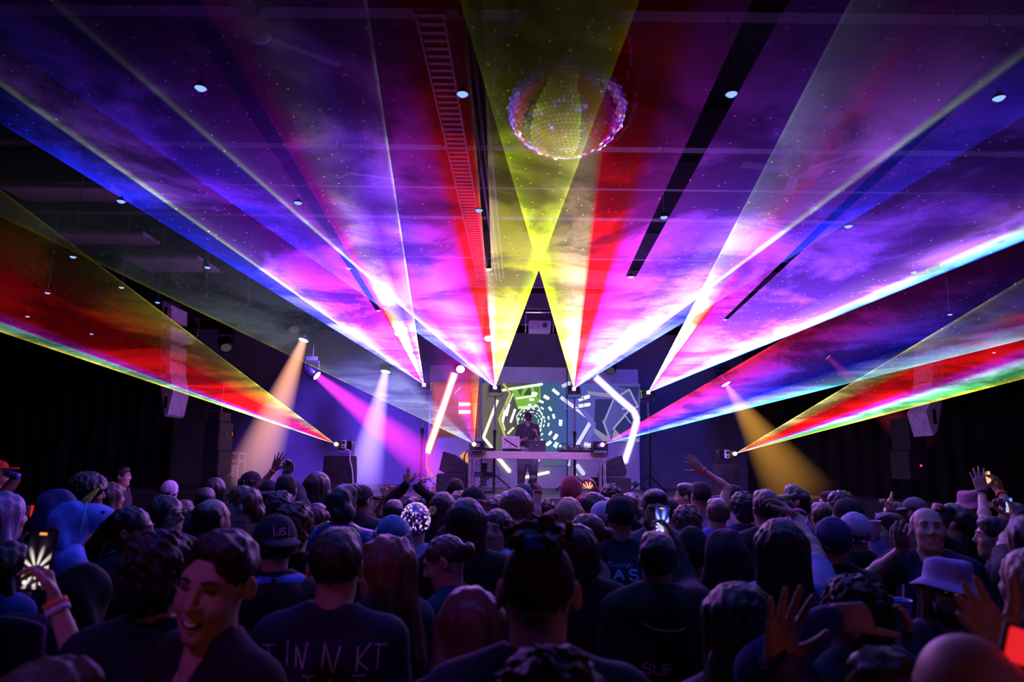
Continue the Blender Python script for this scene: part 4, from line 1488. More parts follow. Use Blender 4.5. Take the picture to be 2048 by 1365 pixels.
def armkey(a):
    return a if isinstance(a, str) else repr(sorted((k, tuple(np.round(v, 3)) if not isinstance(v, str) else v) for k, v in a.items() if k in ('wrist', 'hint', 'u', 'palm', 'pose')))


def make_body(headrot, arms, h, smile=False, fem=False):
    R = rotm(*headrot)
    parts = [(neckprims() + torsoprims(-0.018)[3:] + xf(headprims(smile, fem), R, PIV), h, None),
             (torsoprims(-0.014) + legprims(-0.004) + legprims(0)[2::3], 0.018, None)]
    for side, spec in ((-1, arms[0]), (1, arms[1])):
        s, e, wv, u, pl, pose = solve_arm(side, spec)
        a = [('c', tuple(s), tuple(e), 0.045, 0.038, 0.02), ('c', tuple(e), tuple(wv), 0.037, 0.0245, 0.02), ('e', tuple(e * 0.75 + wv * 0.25), (0.038,) * 3, None, 0.03)]
        fine = isinstance(spec, dict)
        parts.append((a + handprims(wv, u, pl, side, pose), max(0.0042, h * (0.75 if fine else 1.1)), None))
    return fieldmesh('body', parts)


def make_shirt(arms, sleeve, style, h):
    g = {'tee': 0.012, 'hoodie': 0.028, 'jacket': 0.024, 'tank': 0.008, 'vneck': 0.012}[style]
    P = torsoprims(g)
    P.append(('c', (0, 0, 0.86), (0, 0, 1.0), 0.15 + g, 0.145 + g, 0.05))
    if style in ('hoodie', 'jacket'):
        P += [('c', (-0.06, -0.045, 1.50), (0.06, -0.045, 1.50), 0.042, 0.042, 0.03), ('c', (-0.065, -0.03, 1.50), (-0.05, 0.06, 1.45), 0.032, 0.022, 0.03), ('c', (0.065, -0.03, 1.50), (0.05, 0.06, 1.45), 0.032, 0.022, 0.03)]
    if style == 'hoodie':
        P.append(('e', (0, -0.10, 1.43), (0.11, 0.06, 0.10), None, 0.04))
    for side, spec in ((-1, arms[0]), (1, arms[1])):
        s, e, wv, u, pl, pose = solve_arm(side, spec)
        if style == 'tank':
            continue
        gg = g * 0.8 + 0.006
        if sleeve == 'long':
            P += [('c', tuple(s), tuple(e), 0.052 + gg, 0.044 + gg, 0.03), ('c', tuple(e), tuple(e * 0.06 + wv * 0.94), 0.042 + gg, 0.030 + gg * 0.7, 0.02)]
        else:
            P += [('c', tuple(s), tuple(s * 0.35 + e * 0.65), 0.054 + gg, 0.048 + gg, 0.03)]
    P.append(('p', (0, 0, -1), -0.80, 0.01))
    P.append(('n', (0, 0.000, 1.56), (0.066, 0.068, 0.105), None, 0.012))
    P.append(('n', (0, 0.05, 1.53), (0.06, 0.06, 0.075), None, 0.012))
    if style == 'vneck':
        for t in range(5):
            P.append(('n', (0, 0.10, 1.47 - 0.032 * t), (0.052 - 0.010 * t, 0.07, 0.035), None, 0.01))
    if style == 'tank':
        for s in (-1, 1):
            P.append(('n', (s * 0.205, -0.01, 1.40), (0.075, 0.10, 0.13), None, 0.01))
    return fieldmesh('shirt', [(P, h, (0.006 if style != 'tee' else 0.0045, 26, 0.8, 4))])


def face_cut(y=0.118, z=0.045, rx=0.062, rz=0.088):
    return ('n', (0, y, z), (rx, 0.062, rz), None, 0.015)


HAIR = {
    'short': ([('e', (0, -0.014, 0.108), (0.083, 0.103, 0.094), None, 0.02), ('e', (0, 0.03, 0.165), (0.062, 0.055, 0.034), None, 0.03), ('p', (0, 0.75, -1), -0.045, 0.01), face_cut()], (0.0022, 120, 0.6)),
    'sidepart': ([('e', (0, -0.016, 0.108), (0.083, 0.102, 0.093), None, 0.02), ('e', (-0.015, 0.03, 0.172), (0.058, 0.05, 0.030), None, 0.03), ('p', (0, 0.75, -1), -0.05, 0.01), ('n', (0, 0.115, 0.075), (0.068, 0.066, 0.094), None, 0.012)], (0.003, 110, 0.5)),
    'fade': ([('e', (0, -0.012, 0.107), (0.0795, 0.101, 0.089), None, 0.02), ('e', (0, 0.0, 0.165), (0.066, 0.088, 0.037), None, 0.02), ('p', (0, 0.75, -1), -0.03, 0.01), face_cut()], (0.0018, 140, 0.6)),
    'wavy': ([('e', (0, -0.016, 0.106), (0.085, 0.106, 0.094), None, 0.02), ('e', (0.03, 0.03, 0.165), (0.07, 0.06, 0.045), None, 0.03), ('e', (0.03, -0.09, 0.03), (0.07, 0.04, 0.06), None, 0.03), ('p', (0, 0.8, -1), -0.005, 0.01), face_cut()], (0.0045, 85, 0.7)),
    'curly': ([('e', (0, -0.016, 0.116), (0.100, 0.116, 0.102), None, 0.02), ('e', (0, -0.07, 0.05), (0.085, 0.05, 0.07), None, 0.03), ('p', (0, 0.75, -1), -0.02, 0.01), face_cut(0.128)], (0.0075, 165, 1.0)),
    'afro': ([('e', (0, -0.02, 0.125), (0.135, 0.14, 0.125), None, 0.02), ('p', (0, 0.75, -1), -0.01, 0.01), face_cut(0.135, 0.045, 0.068)], (0.007, 170, 1.0)),
    'long': ([('e', (0, -0.016, 0.108), (0.088, 0.108, 0.096), None, 0.02), ('c', (0.058, -0.02, 0.09), (0.080, -0.035, -0.22), 0.042, 0.040, 0.05), ('c', (-0.058, -0.02, 0.09), (-0.080, -0.035, -0.22), 0.042, 0.040, 0.05),
              ('c', (0, -0.06, 0.08), (0, -0.085, -0.30), 0.062, 0.055, 0.05), face_cut(0.125, 0.02, 0.062, 0.125), ('n', (0, 0.08, -0.15), (0.07, 0.085, 0.14), None, 0.02)], (0.0028, 170, 0.06)),
    'longwavy': ([('e', (0, -0.016, 0.110), (0.092, 0.112, 0.098), None, 0.02), ('c', (0.060, -0.01, 0.09), (0.105, -0.03, -0.20), 0.046, 0.052, 0.05), ('c', (-0.060, -0.01, 0.09), (-0.105, -0.03, -0.20), 0.046, 0.052, 0.05),
                  ('c', (0, -0.06, 0.08), (0, -0.085, -0.28), 0.066, 0.07, 0.05), face_cut(0.125, 0.02, 0.062, 0.125), ('n', (0, 0.09, -0.15), (0.07, 0.085, 0.14), None, 0.02)], (0.0055, 85, 0.30)),
    'bob': ([('e', (0, -0.016, 0.108), (0.092, 0.110, 0.096), None, 0.02), ('c', (0.058, -0.02, 0.09), (0.066, -0.02, -0.01), 0.044, 0.040, 0.04), ('c', (-0.058, -0.02, 0.09), (-0.066, -0.02, -0.01), 0.044, 0.040, 0.04),
             ('c', (0, -0.06, 0.08), (0, -0.06, -0.02), 0.062, 0.05, 0.05), face_cut(0.125, 0.03, 0.062, 0.105)], (0.0035, 130, 0.15)),
    'bun': ([('e', (0, -0.012, 0.106), (0.080, 0.101, 0.089), None, 0.02), ('e', (0, -0.120, 0.085), (0.034, 0.036, 0.034), None, 0.012), ('p', (0, 0.45, -1), -0.072, 0.01), face_cut()], (0.003, 140, 0.4)),
    'pony': ([('e', (0, -0.012, 0.106), (0.081, 0.102, 0.090), None, 0.02), ('c', (0, -0.105, 0.10), (0, -0.145, 0.02), 0.030, 0.034, 0.02), ('c', (0, -0.145, 0.02), (0, -0.13, -0.14), 0.034, 0.014, 0.02), ('p', (0, 0.75, -1), -0.02, 0.01), face_cut()], (0.004, 130, 0.3)),
    'thin': ([('e', (0, -0.016, 0.096), (0.080, 0.100, 0.088), None, 0.02), ('p', (0, 0.75, -1), -0.035, 0.01), ('n', (0, 0.055, 0.175), (0.064, 0.115, 0.07), None, 0.02), face_cut()], (0.003, 130, 0.6)),
    'buzz': ([('e', (0, -0.010, 0.104), (0.0775, 0.0985, 0.0885), None, 0.02), ('p', (0, 0.62, -1), -0.045, 0.01), face_cut()], (0.0006, 200, 1.0)),
    'topmess': ([('e', (0, -0.002, 0.186), (0.055, 0.075, 0.025), None, 0.02), ('e', (0.048, 0.01, 0.20), (0.022, 0.024, 0.020), None, 0.01), ('e', (-0.045, 0.02, 0.205), (0.022, 0.022, 0.02), None, 0.01), ('e', (0.015, 0.03, 0.215), (0.026, 0.024, 0.02), None, 0.01),
                 ('e', (-0.02, -0.03, 0.20), (0.024, 0.024, 0.018), None, 0.01), ('e', (0.02, -0.06, 0.19), (0.02, 0.02, 0.018), None, 0.01)], (0.010, 120, 1.0)),
    'cloak': ([('e', (0, -0.016, 0.104), (0.092, 0.112, 0.098), None, 0.02), ('c', (0.04, -0.02, 0.10), (0.15, -0.05, -0.16), 0.055, 0.055, 0.06), ('c', (-0.04, -0.02, 0.10), (-0.13, -0.05, -0.18), 0.055, 0.055, 0.06),
               ('c', (0, -0.06, 0.08), (0, -0.10, -0.24), 0.07, 0.08, 0.06), face_cut(0.13, 0.02, 0.062, 0.125), ('n', (0, 0.11, -0.16), (0.08, 0.085, 0.14), None, 0.02)], (0.0035, 130, 0.12)),
}
HATS = {
    'cap': ([('e', (0, -0.006, 0.112), (0.088, 0.107, 0.096), None, 0.02), ('p', (0, 0.22, -1), -0.098, 0.006)], None),
    'beanie': ([('e', (0, -0.012, 0.122), (0.091, 0.109, 0.100), None, 0.02), ('p', (0, 0.35, -1), -0.062, 0.008)], (0.0022, 150, 0.15)),
    'tallbeanie': ([('e', (0, -0.012, 0.118), (0.093, 0.110, 0.100), None, 0.02), ('e', (0, -0.02, 0.185), (0.07, 0.08, 0.075), None, 0.06), ('p', (0, 0.35, -1), -0.055, 0.008)], (0.002, 150, 0.15)),
    'bucket': None,
    'hood': ([('e', (0, -0.022, 0.085), (0.112, 0.132, 0.135), None, 0.03), ('e', (0, -0.05, -0.03), (0.125, 0.105, 0.10), None, 0.05), ('n', (0, 0.13, 0.05), (0.072, 0.10, 0.112), None, 0.02), ('n', (0, 0.12, -0.12), (0.07, 0.12, 0.09), None, 0.02)], (0.006, 45, 0.5)),
}


def make_hair(kind, h, hatted=None):
    pr, no = HAIR[kind]
    if hatted:                                   # nothing of the hair stands through the hat
        pr = pr + [('n', (0, -0.008, 0.165), (0.13, 0.15, 0.080 if hatted != 'cap' else 0.068), None, 0.008)]
    return fieldmesh('hair', [(pr, h, no)])


SKINS = {'pale': (0.52, 0.33, 0.26), 'tan': (0.42, 0.25, 0.18), 'brown': (0.20, 0.11, 0.075), 'dark': (0.10, 0.055, 0.04)}
HCOL = {'black': (0.010, 0.008, 0.009), 'dark': (0.022, 0.014, 0.012), 'brown': (0.07, 0.035, 0.022), 'auburn': (0.13, 0.04, 0.02), 'blond': (0.38, 0.24, 0.12), 'grey': (0.28, 0.26, 0.26), 'lilac': (0.35, 0.22, 0.45)}


def skinm(k):
    c = SKINS[k]
    m = mat('skin_' + k, c, 0.5, 0, 0.10, 30)
    b = m.node_tree.nodes['Principled BSDF']
    b.inputs['Subsurface Weight'].default_value = 0.0
    return m


def hairm(k):
    return mat('hair_' + k, HCOL[k], 0.42, 0, 0.5, 60, 0, None, 0.5, (3, 3, 0.4), 0.6)


def clothm(c, kind='cloth'):
    return mat('%s_%02x%02x%02x' % ((kind,) + tuple(int(255 * x) for x in c)), c, 0.85 if kind == 'cloth' else 0.3, 0, 0.3, 9, 0, None, 0.2)


EYEW = mat('eye_white', (0.34, 0.31, 0.30), 0.3)
EYED = mat('eye_dark', (0.02, 0.015, 0.012), 0.2)
LIP = mat('lip', (0.36, 0.13, 0.12), 0.45)
TEETH = mat('tooth', (0.7, 0.66, 0.6), 0.35)
PEOPLE = {}
PCOUNT = [0]
KD = 1.13                    # one factor on all distances in the crowd


def person(px, ytop, d, yaw, label, hair='short', hcol='dark', hat=None, hatc=(0.02, 0.02, 0.025), style='tee', sleeve=None, col=(0.02, 0.02, 0.03), skin='tan', arms=('down', 'down'), head=(0, 0, 0),
           fine=None, smile=False, fem=False, glasses=None, beard=None, base=0.0, name='person', hmax=None, clothkind='cloth', zscale=None, group='people in the crowd', brimback=False, trcol=(0.015, 0.016, 0.022), trw=1.0):
    d = d * KD if base == 0 else d
    top = at(px, ytop, d)
    hs = 1.75 + (0.012 if hat in (None, 'cap') else 0.02)
    sc = (top.z - base) / hs
    if not 0.84 <= sc <= 1.13:
        print('SCALE', label, round(sc, 2))
    loc = Vector((top.x, d, base))
    root = empty(name, loc, math.radians(yaw), label, 'person', group)
    root.scale = (sc, sc, sc)
    Minv = (Matrix.Translation(loc) @ Matrix.Rotation(math.radians(yaw), 4, 'Z') @ Matrix.Scale(sc, 4)).inverted()
    A = []
    for sp in arms:
        if isinstance(sp, dict):
            sp = dict(sp)
            if 'wpx' in sp:
                sp['wrist'] = tuple(Minv @ at(sp['wpx'][0], sp['wpx'][1], sp['wpx'][2] * KD))
                if 'fpx' in sp:
                    sp['u'] = tuple((Minv @ at(sp['fpx'][0], sp['fpx'][1], sp['fpx'][2] * KD)) - Vector(sp['wrist']))
                if 'palmw' in sp:
                    sp['palm'] = tuple(Minv.to_3x3() @ Vector(sp['palmw']))
                if 'hintw' in sp:
                    sp['hint'] = tuple(Minv.to_3x3() @ Vector(sp['hintw']))
        A.append(sp)
    h = fine or (0.0125 if d > 4.6 else 0.0105 if d > 3.3 else 0.0075)
    if sleeve is None:
        sleeve = 'long' if style in ('hoodie', 'jacket') else 'short'
    bk = ('body', head, armkey(A[0]), armkey(A[1]), round(h, 4), smile, fem)
    body = link('body', cached(bk, lambda: make_body(head, A, h, smile, fem)), skinm(skin), root)
    sk = ('shirt', armkey(A[0]), armkey(A[1]), sleeve, style, d > 2.9)
    shirt = link('jacket' if style == 'jacket' else 'hoodie' if style == 'hoodie' else 'shirt', cached(sk, lambda: make_shirt(A, sleeve, style, 0.017 if d > 2.9 else 0.012)), clothm(col, clothkind), root)
    tr = cached('trousers', lambda: fieldmesh('trousers', [(legprims(0.016)[:2] + legprims(0.016)[2:] + [('e', (0, 0, 0.93), (0.172, 0.125, 0.10), None, 0.04), ('p', (0, 0, -1), -0.07, 0.01)], 0.018, (0.004, 25, 0.5))]))
    tro = link('trousers', tr, clothm(trcol), root)
    tro.scale = (trw, trw, 1)
    for sx in (-1, 1):
        sh = cached('shoe', lambda: fieldmesh('shoe', [([('c', (0, -0.035, 0.05), (0.008, 0.14, 0.042), 0.046, 0.040, 0.02), ('p', (0, 0, -1), 0.0, 0.006)], 0.012, None)]))
        link('shoe', sh, clothm((0.03, 0.03, 0.03)), root, (sx * 0.102, 0, 0))
    R = rotm(*head)
    HM = Matrix.Translation(PIV) @ Matrix(R.tolist()).to_4x4()
    hh = 0.010 if d > 4.6 else 0.0085 if d > 3.3 else h * 0.9

    def onhead(o):
        o.matrix_local = HM
        return o
    hatted = None if not hat else 'cap' if hat in ('cap', 'capback') else hat
    if hair and hat != 'hood':
        hk = hair
        hm = hairm(hcol) if hair not in ('buzz', 'fade') else mat('cropped_' + hcol, tuple(c * 1.2 for c in HCOL[hcol]), 0.75, 0, 0.3, 90)
        onhead(link('hair', cached(('hair', hk, round(hh, 4), hatted), lambda: make_hair(hk, hh, hatted)), hm, root))
    if hat:
        ht = 'cap' if hat == 'capback' else hat
        if ht != 'bucket':
            prs, no = HATS[ht]
            no = no or (0.0008, 60, 1.0)

        def hatmesh():
            if ht != 'bucket':
                return fieldmesh('hat', [(prs, hh, no)])
            m_ = MB().lathe([(0.0, 0.214), (0.055, 0.213), (0.078, 0.206), (0.086, 0.196), (0.093, 0.150), (0.096, 0.128), (0.105, 0.122), (0.140, 0.094), (0.142, 0.090), (0.138, 0.091), (0.102, 0.115), (0.088, 0.125), (0.080, 0.19), (0.0, 0.20)], (0, 0, 0), 40)
            rn = random.Random(2)
            for v_ in m_.bm.verts:
                an_ = math.atan2(v_.co.y, v_.co.x)
                v_.co.z += 0.006 * math.sin(3 * an_) * min(1, v_.co.xy.length / 0.1) + rn.uniform(-.0012, .0012)
                v_.co.y = v_.co.y * 1.14 - 0.006
            return m_.mesh('hat', True)
        ho = onhead(link('cap' if ht == 'cap' else 'hood' if ht == 'hood' else 'bucket_hat' if ht == 'bucket' else 'beanie', cached(('hat', ht, round(hh, 4)), hatmesh), clothm(hatc), root))
        if ht == 'cap':
            bm_ = cached('brim', lambda: fieldmesh('brim', [([('e', (0, 0.118, 0.098), (0.074, 0.085, 0.013), np.array(Matrix.Rotation(-0.18, 3, 'X')), 0.02), ('n', (0, 0.03, 0.08), (0.072, 0.06, 0.06), None, 0.01)], 0.006, None)]))
            br_ = link('brim', bm_, clothm(hatc), ho)
            if hat == 'capback':
                br_.rotation_euler = (0, 0, math.pi)
                br_.location = (0, -0.012, 0.0)
            bt = cached('button', lambda: MB().ball((0, -0.006, 0.208), (0.009, 0.009, 0.005), 10, 6).mesh('button', True))
            link('button', bt, clothm(hatc), ho)
        if ht in ('beanie', 'tallbeanie'):
            link('folded_band', cached('band', lambda: fieldmesh('band', [([('e', (0, -0.012, 0.082), (0.0955, 0.113, 0.036), np.array(Matrix.Rotation(0.33, 3, 'X')), 0.01), ('n', (0, -0.012, 0.05), (0.088, 0.104, 0.09), None, 0.006)], 0.007, (0.0015, 160, 0.1))])), clothm(tuple(c * 0.85 for c in hatc)), ho)
    facing = abs(((yaw + head[0] + 180) % 360) - 180)
    if facing > 55:                                       # the face shows
        for sx in (-1, 1):
            eb = cached('eye', lambda: MB().ball((0, 0, 0), 0.0118, 14, 10).mesh('eye', True))
            eo = link('eye', eb, EYEW if not smile else EYED, root)
            eo.matrix_local = HM @ Matrix.Translation((sx * 0.031, 0.079, 0.085)) @ Matrix.Diagonal((1.15, 1, 0.40 if smile else 0.62, 1))
            if not smile:
                io = link('iris', cached('iris', lambda: MB().ball((0, 0.0085, 0), (0.0055, 0.0045, 0.0055), 10, 8).mesh('iris', True)), EYED, eo)
            bo = link('eyebrow', cached(('brow', sx), lambda: MB().tube([(sx * 0.013, 0.0935, 0.1045), (sx * 0.03, 0.0925, 0.110), (sx * 0.047, 0.0815, 0.106)], [0.004, 0.0052, 0.003], 6).mesh('eyebrow', True)), hairm(hcol if hcol not in ('lilac',) else 'dark'), root)
            bo.matrix_local = HM
        if smile:
            onhead(link('mouth', cached('smile', lambda: MB().tube([(-0.031, 0.0790, 0.024), (-0.018, 0.0895, 0.010), (0, 0.0945, 0.004), (0.018, 0.0895, 0.010), (0.031, 0.0790, 0.024)], [0.003, 0.0075, 0.009, 0.0075, 0.003], 8).mesh('mouth', True)), mat('mouth_dark', (0.10, 0.03, 0.03), 0.5), root))
            onhead(link('teeth', cached('teeth', lambda: MB().tube([(-0.022, 0.0880, 0.0165), (-0.012, 0.0965, 0.0105), (0, 0.1000, 0.0085), (0.012, 0.0965, 0.0105), (0.022, 0.0880, 0.0165)], [0.0015, 0.0038, 0.0045, 0.0038, 0.0015], 8).mesh('teeth', True)), TEETH, root))
        lo_ = onhead(link('mouth', cached('mouth', lambda: MB().tube([(-0.019, 0.0885, 0.009), (0, 0.0945, 0.0095), (0.019, 0.0885, 0.009)], [0.002, 0.0045, 0.002], 8).mesh('mouth', True)), LIP, root)) if not smile else None
    if beard:
        onhead(link('beard', cached('beard', lambda: fieldmesh('beard', [([('e', (0, 0.040, -0.008), (0.060, 0.062, 0.050), None, 0.02), ('c', (-0.062, 0.02, 0.05), (-0.05, 0.05, 0.0), 0.016, 0.02, 0.02), ('c', (0.062, 0.02, 0.05), (0.05, 0.05, 0.0), 0.016, 0.02, 0.02),
                                                                     ('n', (0, 0.10, 0.012), (0.020, 0.03, 0.009), None, 0.006), ('n', (0, 0.10, 0.06), (0.045, 0.05, 0.035), None, 0.01)], 0.0065, (0.003, 160, 0.5))])), hairm(beard), root))
    if glasses:
        def gm():
            f_ = MB()
            for sx in (-1, 1):
                f_.tube([(sx * 0.034 + 0.025 * math.cos(a_ / 16 * 6.2832), 0.104, 0.083 + 0.020 * math.sin(a_ / 16 * 6.2832)) for a_ in range(17)], 0.002, 5)
                f_.tube([(sx * 0.058, 0.102, 0.088), (sx * 0.078, 0.06, 0.090), (sx * 0.084, -0.005, 0.088)], 0.0018, 5)
            f_.tube([(-0.010, 0.106, 0.088), (0.010, 0.106, 0.088)], 0.002, 5)
            return f_.mesh('glasses', True)
        go = onhead(link('glasses', cached('glasses', gm), BLACKM, root))
        if glasses == 'sun':
            for sx in (-1, 1):
                link('lens', cached(('sunlens', sx), lambda: MB().ball((sx * 0.034, 0.104, 0.083), (0.025, 0.003, 0.020), 16, 8).mesh('lens', True)), mat('sun_lens', (0.01, 0.01, 0.012), 0.08), go)
    PCOUNT[0] += 1
    root['_arms'] = 0
    del root['_arms']
    PEOPLE[label] = (root, shirt, sc, HM, A, Minv)
    return root


def band_on(root_label, side, t, col, r=0.029, name='wristband', wd=0.022, emit=0):
    """a band round the forearm, t from elbow (0) to wrist (1)"""
    root, shirt, sc, HM, A, Minv = PEOPLE[root_label]
    s, e, wv, u, pl, pose = solve_arm(side, A[0 if side < 0 else 1])
    p = Vector(e + (wv - e) * t)
    ax = Vector(wv - e).normalized()
    q_ = Vector((0, 0, 1)).rotation_difference(ax).to_matrix().to_4x4()
    m = clothm(col) if not emit else emat('glowband_%d' % int(col[0] * 99), col, emit)
    b = MB().lathe([(r, -wd / 2), (r + 0.004, -wd / 2), (r + 0.004, wd / 2), (r, wd / 2), (r, -wd / 2)], (0, 0, 0), 20).build(name, m, root, True)
    b.matrix_local = Matrix.Translation(p) @ q_
    return b


def print_on_back(label, strokes, col, wd, name='back_print', em=0.0, front=False, ch=None):
    """strokes: polylines of (x, z) in body space on the back of the shirt; laid onto the cloth"""
    root, shirt, sc, HM, A, Minv = PEOPLE[label]
    me = shirt.data
    bvh = cached(('bvh', me.name), lambda: BVHTree.FromPolygons([v.co.copy() for v in me.vertices], [tuple(p.vertices) for p in me.polygons]))
    V, Fc = [], []
    sg = 1 if front else -1
    for st in strokes:
        pts = []
        for (x0, z0), (x1, z1_) in zip(st, st[1:]):
            n = max(1, int(math.hypot(x1 - x0, z1_ - z0) / 0.012))
            pts += [(x0 + (x1 - x0) * i / n, z0 + (z1_ - z0) * i / n) for i in range(n)]
        pts.append(st[-1])
        prev = None
        for i, (x, z) in enumerate(pts):
            a_ = pts[max(0, i - 1)]
            b_ = pts[min(len(pts) - 1, i + 1)]
            dx, dz = b_[0] - a_[0], b_[1] - a_[1]
            l = math.hypot(dx, dz) or 1
            row = []
            for s_ in (-1, 1):
                qx, qz = x - dz / l * wd / 2 * s_, z + dx / l * wd / 2 * s_
                hit = bvh.ray_cast(Vector((qx, sg * 0.6, qz)), Vector((0, -sg, 0)))
                y = hit[0].y if hit[0] is not None else sg * 0.12
                row.append(len(V))
                V.append((qx, y + sg * 0.0035, qz))
            if prev:
                Fc.append((prev[0], prev[1], row[1], row[0]))
            prev = row
    me2 = bpy.data.meshes.new(name)
    me2.from_pydata(V, [], Fc)
    return link(name, me2, mat('print_%02x%02x%02x' % tuple(int(255 * c) for c in col), col, 0.7, 0, 0.35, 40), root)


GLYPH = {'A': [[(0, 0), (.5, 1), (1, 0)], [(.2, .38), (.8, .38)]], 'S': [[(1, .85), (.7, 1), (.25, 1), (.02, .8), (.2, .55), (.8, .45), (1, .2), (.75, 0), (.25, 0), (0, .15)]], 'H': [[(0, 0), (0, 1)], [(1, 0), (1, 1)], [(0, .5), (1, .5)]],
         'O': [[(.2, 0), (0, .2), (0, .8), (.2, 1), (.8, 1), (1, .8), (1, .2), (.8, 0), (.2, 0)]], 'R': [[(0, 0), (0, 1), (.75, 1), (1, .78), (.75, .5), (0, .5)], [(.5, .5), (1, 0)]], 'U': [[(0, 1), (0, .2), (.2, 0), (.8, 0), (1, .2), (1, 1)]],
         'F': [[(0, 0), (0, 1), (1, 1)], [(0, .52), (.75, .52)]], 'T': [[(0, 1), (1, 1)], [(.5, 1), (.5, 0)]], 'I': [[(.5, 0), (.5, 1)]], 'N': [[(0, 0), (0, 1), (1, 0), (1, 1)]], 'K': [[(0, 0), (0, 1)], [(1, 1), (0, .45), (1, 0)]], 'D': [[(0, 0), (0, 1), (.7, 1), (1, .7), (1, .3), (.7, 0), (0, 0)]],
         'Y': [[(0, 1), (.5, .5), (1, 1)], [(.5, .5), (.5, 0)]], 'L': [[(0, 1), (0, 0), (1, 0)]], 'E': [[(1, 1), (0, 1), (0, 0), (1, 0)], [(0, .5), (.8, .5)]], 'G': [[(1, .85), (.75, 1), (.2, 1), (0, .8), (0, .2), (.2, 0), (.8, 0), (1, .2), (1, .5), (.6, .5)]],
         'J': [[(1, 1), (1, .2), (.75, 0), (.25, 0), (0, .2)]], '.': [[(.4, 0), (.6, .05)]], ' ': []}


def textstrokes(s, x0, z0, w_, h_, gap, jit=0.0, seed=1):
    """text read from behind the wearer (x grows to the right for a viewer at the wearer's back)"""
    rn = random.Random(seed)
    out = []
    for i, c in enumerate(s):
        for st in GLYPH[c]:
            out.append([(x0 + i * (w_ + gap) + px_ * w_ + rn.uniform(-jit, jit), z0 + pz * h_ + rn.uniform(-jit, jit)) for px_, pz in st])
    return out


def print_text(label, s, x0, z0, w_, h_, gap, col, wd, jit=0.0, seed=1):
    for i, c in enumerate(s):
        if c != ' ':
            print_on_back(label, textstrokes(c, x0 + i * (w_ + gap), z0, w_, h_, gap, jit, seed + i), col, wd, 'printed_letter')


# ------------------------------------------------------------------ hand-held things
def phone_screen_mat(name, kind):
    m = bpy.data.materials.new(name)
    m.use_nodes = True
    nt = m.node_tree
    N, L = nt.nodes, nt.links
    N.remove(N['Principled BSDF'])
    tc = N.new('ShaderNodeTexCoord')
    sx = N.new('ShaderNodeSeparateXYZ')
    L.new(tc.outputs['Object'], sx.inputs[0])

    def mth(op, a, b=None):
        n = N.new('ShaderNodeMath')
        n.operation = op
        for i, v in enumerate((a, b)):
            if v is None:
                continue
            if isinstance(v, (int, float)):
                n.inputs[i].default_value = v
            else:
                L.new(v, n.inputs[i])
        return n.outputs[0]
    # a live picture of the stage: rays fanning out from a point low on the screen
    x, z = sx.outputs[0], mth('ADD', sx.outputs[2], 0.03)
    an = mth('ARCTAN2', x, z)
    wv = mth('SINE', mth('MULTIPLY', an, 11.0))
    r = mth('SQRT', mth('ADD', mth('MULTIPLY', x, x), mth('MULTIPLY', z, z)))
    near = mth('SUBTRACT', 1.15, mth('MULTIPLY', r, 11.0))
    v = mth('MULTIPLY', mth('MAXIMUM', near, 0.02), mth('ADD', mth('MULTIPLY', wv, 0.5), 0.55))
    cr = N.new('ShaderNodeValToRGB')
    L.new(v, cr.inputs[0])
    e = cr.color_ramp.elements
    sets = {'blue': [(0.0, (0.01, 0.01, 0.06)), (0.25, (0.05, 0.08, 0.7)), (0.6, (0.45, 0.55, 1.0)), (0.9, (1, 1, 1))],
            'fire': [(0.0, (0.05, 0.0, 0.02)), (0.25, (0.7, 0.04, 0.08)), (0.55, (1.0, 0.45, 0.2)), (0.85, (1, 0.95, 0.85))],
            'gold': [(0.0, (0.15, 0.05, 0.01)), (0.25, (0.9, 0.42, 0.12)), (0.6, (1.0, 0.65, 0.35)), (0.9, (1, 0.9, 0.7))],
            'dark': [(0.0, (0.002, 0.002, 0.004)), (0.35, (0.02, 0.01, 0.03)), (0.6, (0.6, 0.5, 0.4)), (0.9, (1, 0.95, 0.9))],
            'green': [(0.0, (0.35, 0.35, 0.16)), (0.3, (0.5, 0.5, 0.25)), (0.6, (0.8, 0.8, 0.5)), (0.9, (1, 1, 0.8))]}[kind]
    while len(e) < 4:
        e.new(0.5)
    for el, (p, c) in zip(e, sets):
        el.position = p
        el.color = c + (1,)
    em = N.new('ShaderNodeEmission')
    em.inputs[1].default_value = 1.1
    L.new(cr.outputs[0], em.inputs[0])
    L.new(em.outputs[0], N['Material Output'].inputs[0])
    return m


_pc = {}


def phone(px, py, d, w_, h_, label, kind, tilt=0.0, pitch=0.0, turn=0.0, buttons=False):
    p = at(px, py, d * KD)
    w_, h_ = w_ * KD, h_ * KD
    o = empty('smartphone', p, 0, label, 'smartphone', 'phones held up in the crowd')
    o.rotation_euler = (math.radians(pitch), math.radians(tilt), math.radians(turn))
    MB().box((0, 0, 0), (w_, 0.009, h_), None, 0.003).build('case', BLACKM, o)
    if kind not in _pc:
        _pc[kind] = phone_screen_mat('phone_picture_' + kind, kind)
    MB().box((0, -0.0052, 0), (w_ * 0.90, 0.001, h_ * 0.92)).build('display', _pc[kind], o)
    if buttons:
        for k, (x, z, r, c) in enumerate(((0.0, -0.36, 0.008, (1, 0.9, 0.75)), (-0.3, -0.36, 0.006, (0.8, 0.8, 0.9)), (0.3, -0.36, 0.006, (0.8, 0.8, 0.9)))):
            MB().cyl((x * w_, -0.0056, z * h_), (x * w_, -0.0064, z * h_), r).build('camera_button', emat('phone_button_%d' % (k > 0), c, 1.3), o)
        MB().box((0, -0.0060, 0.41 * h_), (0.022, 0.001, 0.007)).build('status_mark', emat('phone_mark', (1, 0.35, 0.1), 1.2), o)
    return o


